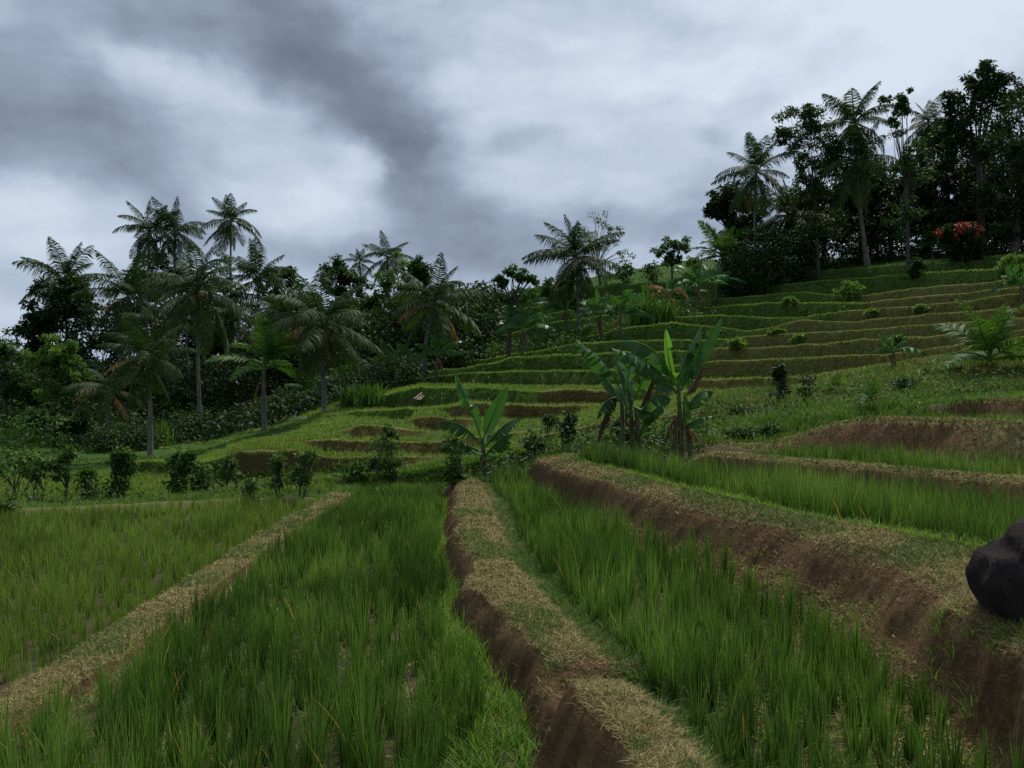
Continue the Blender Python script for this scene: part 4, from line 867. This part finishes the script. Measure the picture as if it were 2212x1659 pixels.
banana('left-hand plant of the banana clump, with one long arching leaf', 1368, 13.8,
       [(1340, 836, 1300, 770, 1243, 735, 54, -20, -.1, .7, .4, .33), (1345, 850, 1325, 800, 1352, 888, 34, -60, 0, .8, .15, .42), (1340, 860, 1300, 855, 1286, 905, 38, -30, 0, .9, .2, .3),
        (1352, 840, 1360, 790, 1372, 748, 40, 10, 1.2, .2, .15, .55), (1366, 870, 1386, 830, 1410, 770, 34, 0, 1.0, .3, .2, .6), (1370, 880, 1400, 895, 1425, 890, 36, -30, 0, .8, .2, .35),
        (1366, 875, 1360, 820, 1330, 770, 40, 40, .6, .4, .3, .38), (1375, 910, 1410, 830, 1438, 862, 40, -60, 0, .7, .15, .36), (1378, 960, 1380, 890, 1436, 862, 36, -70, 0, .6, .12, .33), (1350, 870, 1320, 830, 1280, 765, 30, 60, .2, .6, .3, .45)],
       (1360, 850), .045, group=BG, seed=9, dead=[(1338, 860, 1300, 880, 1290, 958, 34, -20), (1350, 870, 1352, 890, 1350, 920, 24, -20), (1362, 880, 1366, 900, 1362, 940, 20, -10), (1380, 890, 1400, 850, 1414, 810, 30, 20), (1366, 920, 1372, 930, 1366, 955, 22, -5)], stems=[(1345, (1342, 850)), (1385, (1372, 880))])

def rbanana(label, bx, where, hpx, nleaf, lpx, seed, dist=None, group='banana plants scattered below the grove and hill', tint=.4, wpx=None, dead=1, stem=.09, side=0):
    base = at_ground(bx, dist) if dist else at_pixel(bx, where); Y = base[1]; fr = CY - F * base[2] / Y; r = random.Random(seed)
    hpx *= 1.08; lpx *= 1.22; cx, cr = bx + r.uniform(-4, 4), fr - hpx * .45; ls = []
    for i in range(nleaf):
        u = (i + .5) / nleaf * 2 - 1; u += r.uniform(-.12, .12); a = u * 1.55; l = lpx * r.uniform(.8, 1.15)
        upx, upy = math.sin(a) * l, math.cos(a) * l * .9
        x2, y2 = cx + upx * .95, cr - upy * .75 + abs(u) ** 2 * l * .28
        x1, y1 = cx + upx * .45, cr - max(upy, l * .45) * .72
        vert = abs(u) < .4
        ls.append((cx, cr, x1, y1, x2, y2, (wpx or lpx * .30) * r.uniform(.8, 1.15), r.uniform(-.5, .4) * l, r.uniform(.8, 1.4) * (1 if r.random() < .5 else -1) if vert else r.uniform(-.3, .3), .15 if vert else .65, r.uniform(.05, .35), tint + r.uniform(-.1, .2)))
    dd = [(cx, cr + 4, cx + r.uniform(-1, 1) * lpx * .25, cr + 4, cx + r.uniform(-1, 1) * lpx * .2, cr + min(hpx * .38, lpx * .7), lpx * .2, r.uniform(-8, 8)) for _ in range(dead)]
    return banana(label, bx if dist else (bx, where), dist, ls, (cx, cr), stem * (Y / 40) ** .2, group, 'banana_plant', tint, seed, dd)
for lab, bx, row, h, n, l, sd_, dist in (
    ('banana plant at the left edge of the grove, broad leaf catching light', 45, 945, 110, 7, 62, 21, None), ('banana plant right of the left-edge one with one bright upright leaf', 158, 938, 100, 6, 62, 22, None),
    ('banana plant half cut by the left edge of the picture', 5, 940, 100, 6, 60, 23, None),
    ('dark banana plant standing just left of the pale bare trunk', 388, 905, 80, 7, 56, 24, None), ('small banana plant right of the pale bare trunk', 478, 880, 60, 7, 44, 25, None),
    ('banana plant with a bright upright leaf right of the bamboo poles', 942, 824, 110, 7, 62, 26, None), ('banana plant with wide pale leaves under the windswept palm', 985, 772, 110, 8, 62, 27, None),
    ('banana plant among the shrubs below the hut', 1040, 760, 110, 8, 58, 28, None), ('tall banana plant left of the small layered tree', 1060, 735, 110, 8, 58, 29, None),
    ('banana plant with dark leaf right of the small layered tree', 1128, 770, 120, 8, 66, 30, None), ('banana plant close against the lone middle palm, left of its trunk', 1226, 735, 130, 8, 62, 31, None),
    ('banana plant with dry hanging leaves right of the lone middle palm', 1300, 738, 120, 7, 56, 32, None), ('banana plant with a long leaf reaching right, beside the lone middle palm', 1340, 725, 90, 7, 60, 33, None),
    ('banana plant under the slender skyline tree', 1398, 690, 80, 7, 50, 34, None), ('banana plant at the lower edge of the hill wood, left of the bent palm trunk', 1510, 668, 110, 8, 62, 35, None),
    ('banana plant between the slender skyline tree and the low bushy palm', 1478, 676, 70, 7, 48, 36, None), ('banana plant next to the orange dead leaves', 1545, 650, 80, 7, 50, 37, None),
    ('large banana plant above the red flowering bush', 2118, 548, 170, 10, 82, 38, None), ('small banana plant in the shade left of the red bush', 2015, 560, 60, 7, 40, 39, None),
    ('pale banana plant in the dark under the highest palm', 1925, 560, 66, 6, 40, 40, None), ('banana sapling with two spread leaves on the rough slope', 1930, 800, 80, 5, 52, 41, None),
    ('young banana plant at the far right edge, one heavy leaf hanging', 2205, 660, 90, 7, 62, 42, None), ('tiny yellowing banana sapling in the rough slope', 1985, 836, 30, 5, 22, 43, None),
    ('banana plant in the shade behind the young bright palm', 600, 862, 60, 7, 42, 44, None), ('small banana sprout at the end of the straight bund', 745, 1050, 44, 5, 30, 45, None),
    ('banana plant at the foot of the grove left of the young bright palm', 530, 905, 70, 7, 44, 61, None), ('banana plant beside the orange-fronded palm, left of its trunk', 668, 880, 70, 7, 46, 62, None), ('banana plant right of the orange-fronded palm trunk', 738, 866, 80, 7, 48, 63, None),
    ('banana plant in the shade above the bamboo poles', 860, 822, 90, 7, 52, 64, None), ('banana plant on the ridge right of the hut', 1145, 700, 90, 7, 48, 65, None), ('banana plant below the ridge, right of the windswept palm', 1010, 720, 100, 8, 54, 66, None),
    ('banana plant tucked behind the windswept palm trunk', 880, None, 110, 7, 56, 46, 46), ('banana plant deep in the shade between the grove palms', 655, None, 90, 7, 52, 47, 50)):
    rbanana(lab, bx, row, h, n, l, sd_, dist, dead=1 if sd_ % 2 else 2)
ob = rbanana('banana plant with dry orange leaves below the slender skyline tree', 1442, 690, 110, 3, 40, 60, None, dead=0, group=None)
bb = np.array(ob.location); r = random.Random(3)
for L in ((1446, 640, 1430, 606, 1390, 622, 22), (1448, 640, 1470, 600, 1490, 650, 20), (1446, 645, 1452, 630, 1460, 690, 22), (1446, 640, 1420, 625, 1400, 640, 18)):
    mb = MB(); banana_leaf(mb, *[P(L[i], L[i + 1], bb[1]) - bb for i in (0, 2, 4)], L[6] * bb[1] / F, r, 0, .8, .4, .9); mb.obj('leaf', BANANA_DEAD, ob)['label'] = 'dry orange leaf'

# ---- clumps of tall cane-like grass
def cane(label, bx, row, h, w, n=110, seed=1):
    base = at_pixel(bx, row); k = base[1] / F; r = np.random.default_rng(seed); rt = empty('tall_grass_clump', base, label, 'grass clump', 'tall grass clumps below the hill wood')
    mb = MB(); p = np.stack([r.normal(0, w * .3 * k, n), r.normal(0, w * .3 * k, n), np.full(n, -.1)], -1)
    global rng; old = rng; rng = r
    blades(mb, p, h * k * r.uniform(.5, 1.1, n), r.uniform(.1, .6, n), r.uniform(0, 6.28, n), np.full(n, 4.5 * k), np.clip(r.normal(.36, .12, n), 0, .8), 5, .9, .1)
    rng = old; mb.obj('blades', GRASS, rt)
for a in (('tall grass clump right of the lone middle palm', 1388, 700, 80, 50, 150, 1), ('darker tall grass clump next to the first, towards the wood', 1432, 698, 64, 40, 120, 2), ('tall dark grass clump by the low palm in the left grove', 345, 965, 70, 40, 120, 3),
          ('spiky bush-like grass clump under the young bright palm', 475, 895, 44, 50, 120, 4), ('tall grass clump below the orange-fronded palm', 760, 868, 50, 40, 100, 5), ('grass clump below the windswept palm', 800, 868, 54, 46, 110, 6),
          ('dark grass clump at the lower edge of the hill wood', 1595, 640, 70, 46, 130, 7), ('dense grass clump under the bent palm trunk', 1625, 632, 56, 40, 110, 8)):
    cane(*a)

# ---- undergrowth: leaf masses nobody could count
def undergrowth(name, regions, n, leaf, mat, label, tint, hmax):
    r = np.random.default_rng(8); pts, rad = [], []
    for (x0, x1, y0, y1, m) in regions:
        for _ in range(int(n * m)):
            px, Y = r.uniform(x0, x1), r.uniform(y0, y1); g = at_ground(px, Y); h = hmax * r.random() ** 1.3
            pts.append(g + np.array([0, 0, h])); rad.append(r.uniform(.35, .8))
    pts = np.array(pts); mb = MB(); leafcloud(mb, pts, np.array(rad), 26, leaf, r, tint + .12 * r.normal(0, 1, len(pts)), .5)
    tag(mb.obj(name, mat), label, 'undergrowth', None, 'stuff')
undergrowth('undergrowth', [(-150, 330, 43, 58, 1.2), (330, 660, 46, 62, 1.3), (600, 900, 44, 60, 1.2), (850, 1010, 43, 58, 1), (960, 1080, 50, 64, .6)], 620, .30, LEAF_D, 'dark tangled undergrowth between the trunks of the left grove', .36, 4.6)
undergrowth('undergrowth', [(1560, 1760, 56, 68, 1.2), (1740, 2300, 58, 70, 1.6)], 620, .28, LEAF_D, 'dark undergrowth beneath the hilltop trees', .45, 4.2)
undergrowth('undergrowth', [(1060, 1340, 44, 52, 1), (1330, 1560, 49, 58, .8)], 130, .22, LEAF_M, 'green undergrowth among the banana plants below the far terraces', .4, .8)
tree('dark filler tree deep between the left grove trunks, low and wide', 380, None, [(380, 800, 90, 60), (300, 790, 60, 60), (460, 790, 60, 60)], 9, LEAF_D, .9, 72, group=TG)
tree('dark wide tree deep behind the young bright palm', 560, None, [(560, 760, 90, 60), (640, 740, 60, 60), (500, 750, 60, 60), (700, 760, 60, 60)], 9, LEAF_D, .9, 72, group=TG)
tree('dark low tree deep behind the leftmost palm', 60, None, [(60, 800, 80, 50), (150, 800, 70, 50), (-40, 820, 70, 50)], 9, LEAF_D, .9, 72, group=TG)
undergrowth('undergrowth', [(320, 560, 37, 46, 1), (560, 760, 33, 44, 1), (740, 900, 32, 42, .8)], 170, .24, LEAF_D, 'dark leafy scrub along the foot of the left grove', .40, 1.2)
undergrowth('hedge', [(215, 335, 32, 34.5, 1)], 150, .16, LEAF_D, 'dark low hedge along the terrace edge left of the slim palm trunks', .5, .9)
undergrowth('undergrowth', [(1500, 2230, 15.2, 20, .5), (1240, 1560, 13.6, 16, .8), (1050, 1180, 14.4, 16.5, .35), (-60, 700, 15.2, 17.5, .4)], 190, .08, LEAF_D, 'low leafy scrub on the rough slope and around the banana clump', .62, .28)
undergrowth('undergrowth', [(-150, 235, 31, 48, 1.6), (200, 460, 40, 48, .5)], 160, .22, LEAF_M, 'low green undergrowth at the front of the left grove', .3, 1.6)

# ---- small things
def rock(name, label, base, size, mat, seed, group=None, cat='boulder', sub=40):
    mb = MB(); th = np.linspace(0, PI, sub); ph = np.arange(sub * 2) * PI / sub
    T_, Ph = np.meshgrid(th, ph, indexing='ij'); d = np.stack([np.sin(T_) * np.cos(Ph), np.sin(T_) * np.sin(Ph), np.cos(T_)], -1)
    r = 1 + .30 * fbm(d[..., 0] * 1.4 + d[..., 2] + seed, d[..., 1] * 1.4 - d[..., 2] * .7, seed, 3) + .06 * fbm(d[..., 0] * 6 + d[..., 2] * 3, d[..., 1] * 6 + d[..., 2] * 4, seed + 1, 3)
    rg = np.random.default_rng(seed)
    for _ in range(13):                                   # break it to flat faces
        nv = unit(rg.normal(0, 1, 3)); dn = d @ nv; c = rg.uniform(.84, 1.04)
        r = np.where(dn * r > c, c / np.maximum(dn, .05), r)
    r = r + .035 * fbm(d[..., 0] * 9 + d[..., 2] * 5, d[..., 1] * 9 - d[..., 2] * 6, seed + 3, 3)
    V_ = d * r[..., None] * np.array(size)
    m = sub * 2; i = np.arange(sub - 1)[:, None] * m; j = np.arange(m)[None]; k = (j + 1) % m
    mb.add(V_.reshape(-1, 3), np.stack([i + j, i + m + j, i + m + k, i + k], -1).reshape(-1, 4))
    o = mb.obj(name, mat, None, True, tuple(base)); return tag(o, label, cat, group)
m, nt, nd, lk = nodes_of('dark_volcanic_rock'); geo = nd.new('ShaderNodeNewGeometry')
n1 = noise_node(nt, 5, 8, .7, geo.outputs['Position']); n2 = noise_node(nt, 26, 6, .7, geo.outputs['Position'])
rr_ = ramp(nd, [(.32, (.016, .013, .012)), (.54, (.050, .040, .036)), (.63, (.11, .08, .06)), (.70, (.22, .20, .17))]); lk.new(mathn(nt, 'ADD', mathn(nt, 'MULTIPLY', n1.outputs['Fac'], .6), mathn(nt, 'MULTIPLY', n2.outputs['Fac'], .4)), rr_.inputs[0])
pr = nd.new('ShaderNodeBsdfPrincipled'); lk.new(rr_.outputs[0], pr.inputs['Base Color']); pr.inputs['Roughness'].default_value = .9; pr.inputs['Specular IOR Level'].default_value = .15
bp = nd.new('ShaderNodeBump'); bp.inputs['Strength'].default_value = .9; bp.inputs['Distance'].default_value = .08; lk.new(n2.outputs['Fac'], bp.inputs['Height']); lk.new(bp.outputs[0], pr.inputs['Normal'])
ou = nd.new('ShaderNodeOutputMaterial'); lk.new(pr.outputs[0], ou.inputs[0]); ROCK = m
rock('boulder', 'big black boulder on the straw-topped bank at the right edge', P(2276, 1270, 4.3), (.365, .37, .38), ROCK, 12)
gp = []
for _ in range(130):
    a = rng.uniform(PI * .75, PI * 1.75); rr0 = rng.uniform(.36, .62); x = P(2276, 1270, 4.3)[0] + rr0 * math.cos(a); y = 4.3 + rr0 * math.sin(a)
    if CX + F * x / y < 2330: gp.append((x, y, -float(zf([x], y)[0])))
weeds('grass_tufts', gp, (.05, .20), 'grass tufts growing against the foot of the black boulder', GRASS, 6, .006, .5, .7)
bl = at_pixel(352, 925); rock('rock', 'grey rounded rock in the grass left of the pale bare trunk', bl + np.array([0, 0, .2]), (.55, .4, .38), BARK, 9, None, 'rock', 16)

WOOD = bark_mat('weathered_wood', (.16, .12, .08), (.40, .32, .22), 8); PALE = bark_mat('pale_pipe', (.42, .44, .46), (.60, .62, .64), 3)
def pole(name, label, p0, p1, rad, mat, group=None, cat='pole'):
    p0, p1 = np.array(p0), np.array(p1); mb = MB(); n = 8; tube(mb, p0 + (p1 - p0) * np.linspace(0, 1, n)[:, None] - p0, rad * (1 + .12 * (np.arange(n) % 2)), 8)
    o = mb.obj(name, mat, None, True, tuple(p0)); return tag(o, label, cat, group)
q = at_pixel(905, 862); Yq = q[1]
for i, (lab, a, b_) in enumerate((('upper bamboo pole leaning on the terrace step', (897, 861), (913, 848)), ('middle bamboo pole leaning on the terrace step', (903, 863), (918, 850)), ('lower bamboo pole leaning on the terrace step', (909, 863), (922, 849)))):
    pole('bamboo_pole', lab, P(a[0] - 3, a[1] + 2, Yq - .3), P(b_[0] + 4, b_[1] - 3, Yq + .3), .034, WOOD, 'bamboo poles leaning on the terrace')
g = at_pixel(660, 908); pole('pipe', 'thin pale pipe lying level across the bare soil', P(636, 902, g[1]) , P(700, 904, g[1]), .022, PALE, None, 'pipe')
pole('stake', 'short pale stake slanting up from the end of the pipe', P(634, 903, g[1]), P(642, 890, g[1]), .022, PALE, None, 'stake')
g = at_pixel(395, 950)
for lab, a, b_ in (('pale log at the top of the small woodpile', (380, 932), (408, 930)), ('slanting log in the middle of the small woodpile', (378, 948), (402, 934)), ('lowest log of the small woodpile', (376, 955), (412, 946)), ('upright pale stake of the small woodpile', (383, 950), (387, 935))):
    pole('log', lab, P(*a, g[1]), P(*b_, g[1] + .2), .07, WOOD, 'logs in the small woodpile', 'log')
# the hut on the ridge
hb = at_pixel(1068, 646); Yh = hb[1]; kh = Yh / F
hut = empty('hut', hb, 'small dark thatched hut on the far ridge', 'hut')
w, d, hh = 44 * kh, 30 * kh, 14 * kh
def box(mb, c, s):
    c, s = np.array(c), np.array(s) / 2; v = np.array([[x, y, z] for x in (-1, 1) for y in (-1, 1) for z in (-1, 1)]) * s + c
    mb.add(v, [(0, 1, 3, 2), (4, 6, 7, 5), (0, 4, 5, 1), (2, 3, 7, 6), (0, 2, 6, 4), (1, 5, 7, 3)])
THATCH = bark_mat('old_thatch', (.03, .026, .022), (.08, .07, .055), 4)
mb = MB(); box(mb, (0, d / 2, hh * .4), (w, d, hh * .8)); mb.obj('wall', WOOD, hut, False)
mb = MB(); nx = 14; xs = np.linspace(-w * .62, w * .62, nx); ss = np.linspace(0, 1, 7)
sag = 1 - (xs / (w * .62)) ** 2
for sg in (0, 1):
    yy0, yy1 = (-d * .25, d * .5) if sg == 0 else (d * 1.25, d * .5)
    G_ = np.array([[(x, yy0 + (yy1 - yy0) * s, hh * .62 + hh * (.45 + .25 * c) * s - .02 * (1 - s)) for x, c in zip(xs, sag)] for s in ss])
    mb.add(G_.reshape(-1, 3), grid_faces(7, nx)); 
    G2 = G_.copy(); G2[..., 2] -= .12; mb.add(G2.reshape(-1, 3), grid_faces(7, nx))
    mb.add(np.stack([G_[0], G2[0]], 0).reshape(-1, 3), grid_faces(2, nx))
mb.obj('roof', THATCH, hut)
mb = MB(); box(mb, (-w * .2, -.03, hh * .33), (w * .16, .06, hh * .62)); mb.obj('door', BARK, hut, False)
# dead sticks of a far tree at the left edge
far = tree('tiny bare-branched tree on the skyline at the left edge', 22, None, [(16, 716, 16, 8)], 7, LEAF_D, .3, 110, .12, tint=.5, clump=.5, nl=10, limbs=8)
# ---------------------------------------------------------------- sky, sun, camera
SUN_EL, SUN_AZ = math.radians(58), math.radians(30)      # azimuth measured clockwise from straight ahead
def build_world():
    w = bpy.data.worlds.new("World"); scene.world = w; w.use_nodes = True
    nt = w.node_tree; nd = nt.nodes; lk = nt.links; nd.clear()
    out = nd.new('ShaderNodeOutputWorld'); bg = nd.new('ShaderNodeBackground'); bg.inputs['Strength'].default_value = .1
    sky = nd.new('ShaderNodeTexSky'); sky.sky_type = 'NISHITA'; sky.sun_disc = False
    sky.sun_elevation = SUN_EL; sky.sun_rotation = SUN_AZ
    tc = nd.new('ShaderNodeTexCoord'); sp = nd.new('ShaderNodeSeparateXYZ'); lk.new(tc.outputs['Generated'], sp.inputs[0])
    x, y, z = sp.outputs
    az = mathn(nt, 'ARCTAN2', x, y)
    el = mathn(nt, 'ARCSINE', z)
    cb = nd.new('ShaderNodeCombineXYZ'); lk.new(az, cb.inputs[0]); lk.new(el, cb.inputs[1])
    # cloud-like wandering of the coordinates
    wn = noise_node(nt, 5.5, 8, .62, cb.outputs[0]); 
    sub = nd.new('ShaderNodeVectorMath'); sub.operation = 'SUBTRACT'; lk.new(wn.outputs['Color'], sub.inputs[0]); sub.inputs[1].default_value = (.5, .5, .5)
    sc = nd.new('ShaderNodeVectorMath'); sc.operation = 'MULTIPLY'; lk.new(sub.outputs[0], sc.inputs[0]); sc.inputs[1].default_value = (.16, .10, 0)
    ad = nd.new('ShaderNodeVectorMath'); ad.operation = 'ADD'; lk.new(cb.outputs[0], ad.inputs[0]); lk.new(sc.outputs[0], ad.inputs[1])
    co = ad.outputs[0]
    def blob(px, row, rx, ry, rot, amp):
        a = math.atan((px - CX) / F); e = math.atan((CY - row) / F * math.cos(a))
        m = nd.new('ShaderNodeMapping'); m.vector_type = 'TEXTURE'
        m.inputs['Location'].default_value = (a, e, 0); m.inputs['Rotation'].default_value = (0, 0, math.radians(rot)); m.inputs['Scale'].default_value = (rx / F, ry / F, 1)
        lk.new(co, m.inputs['Vector'])
        ln = nd.new('ShaderNodeVectorMath'); ln.operation = 'LENGTH'; lk.new(m.outputs[0], ln.inputs[0])
        mr = nd.new('ShaderNodeMapRange'); mr.interpolation_type = 'SMOOTHSTEP'
        lk.new(ln.outputs['Value'], mr.inputs['Value']); mr.inputs['From Min'].default_value = 1.25; mr.inputs['From Max'].default_value = .1
        mr.inputs['To Min'].default_value = 0; mr.inputs['To Max'].default_value = amp
        return mr.outputs[0]
    tot = None
    for b in CLOUDS:
        v = blob(*b); tot = v if tot is None else mathn(nt, 'ADD', tot, v)
    # streaky detail
    mp = nd.new('ShaderNodeMapping'); mp.inputs['Scale'].default_value = (1.6, 5.0, 1); mp.inputs['Rotation'].default_value = (0, 0, .35); lk.new(co, mp.inputs['Vector'])
    n1 = noise_node(nt, 2.2, 6, .52, mp.outputs[0])
    mp2 = nd.new('ShaderNodeMapping'); mp2.inputs['Scale'].default_value = (1, 1.8, 1); lk.new(cb.outputs[0], mp2.inputs['Vector'])
    n2 = noise_node(nt, 8, 5, .55, mp2.outputs[0])
    d = mathn(nt, 'ADD', mathn(nt, 'MULTIPLY', mathn(nt, 'SUBTRACT', n1.outputs['Fac'], .5), .85), mathn(nt, 'MULTIPLY', mathn(nt, 'SUBTRACT', n2.outputs['Fac'], .5), .46))
    val = mathn(nt, 'ADD', mathn(nt, 'ADD', tot, d), .665)
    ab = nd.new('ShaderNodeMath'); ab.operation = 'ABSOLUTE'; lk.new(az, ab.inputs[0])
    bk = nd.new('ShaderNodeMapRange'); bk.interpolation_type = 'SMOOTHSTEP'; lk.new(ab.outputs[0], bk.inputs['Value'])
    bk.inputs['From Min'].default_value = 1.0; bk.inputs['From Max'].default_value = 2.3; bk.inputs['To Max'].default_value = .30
    val = mathn(nt, 'SUBTRACT', val, bk.outputs[0], True)  # unseen sky behind the camera dimmed to darken surfaces facing it
    r = ramp(nd, [(0, (1.25, 1.55, 2.05)), (.25, (1.90, 2.35, 3.05)), (.5, (3.15, 3.8, 4.9)), (.75, (4.9, 5.75, 7.0)), (1, (6.7, 7.5, 8.5))]); lk.new(val, r.inputs[0])
    c = mixc(nt, .96, sky.outputs[0], r.outputs[0])
    lk.new(c, bg.inputs['Color']); lk.new(bg.outputs[0], out.inputs[0])
CLOUDS = [  # photo x, row, half-width, half-height, tilt, how much lighter (+) or darker (-)
 (130, 150, 460, 170, 8, -.20), (560, 40, 420, 130, -8, -.20), (720, 160, 330, 150, -38, -.30), (840, 290, 180, 110, -30, -.26), (900, 420, 210, 130, -10, -.26),
 (1000, 500, 260, 110, 0, -.14), (190, 340, 380, 120, -8, -.32), (350, 430, 200, 70, -18, -.14), (420, 170, 260, 60, -18, .32), (560, 330, 240, 60, -22, .14),
 (60, 470, 260, 90, -12, .34), (610, 440, 260, 80, -10, .30), (760, 350, 80, 70, -30, .34), (520, 530, 420, 45, 0, -.12), (60, 620, 300, 60, 0, -.06),
 (1750, 40, 800, 240, 0, .26), (1350, 330, 460, 170, 10, .12), (1230, 140, 280, 130, 10, .08), (1500, 430, 300, 60, 0, -.06), (1620, 215, 150, 45, 15, -.20), (1520, 292, 70, 26, 0, -.20), (1120, 300, 130, 28, 10, -.14),
 (1450, 500, 380, 70, 0, -.14), (1130, 570, 300, 90, 0, -.14), (2050, 150, 340, 220, 0, .20), (30, 700, 160, 60, 0, .10)]
build_world()
sl = bpy.data.lights.new('sun_light', 'SUN'); sl.energy = 3.1; sl.angle = math.radians(12); sl.color = (1, .95, .86)
so = bpy.data.objects.new('sun_light', sl); COL.objects.link(so)
sd = np.array([math.cos(SUN_EL) * math.sin(SUN_AZ), math.cos(SUN_EL) * math.cos(SUN_AZ), math.sin(SUN_EL)])
from mathutils import Vector
so.rotation_euler = Vector(sd).to_track_quat('Z', 'Y').to_euler(); so.location = (20, 30, 60)

cam = bpy.data.cameras.new('camera'); co = bpy.data.objects.new('camera', cam); COL.objects.link(co)
cam.sensor_width = 36; cam.lens = 36 * F / 2212; co.location = (0, 0, 0); co.rotation_euler = (PI / 2, 0, 0)
cam.clip_start = .1; cam.clip_end = 3000
scene.camera = co
scene.view_settings.view_transform = 'Standard'; scene.view_settings.look = 'None'; scene.view_settings.exposure = .05; scene.view_settings.gamma = 1
scene.cycles.max_bounces = 6; scene.cycles.diffuse_bounces = 3; scene.cycles.transmission_bounces = 3; scene.cycles.transparent_max_bounces = 4
scene.cycles.use_denoising = False
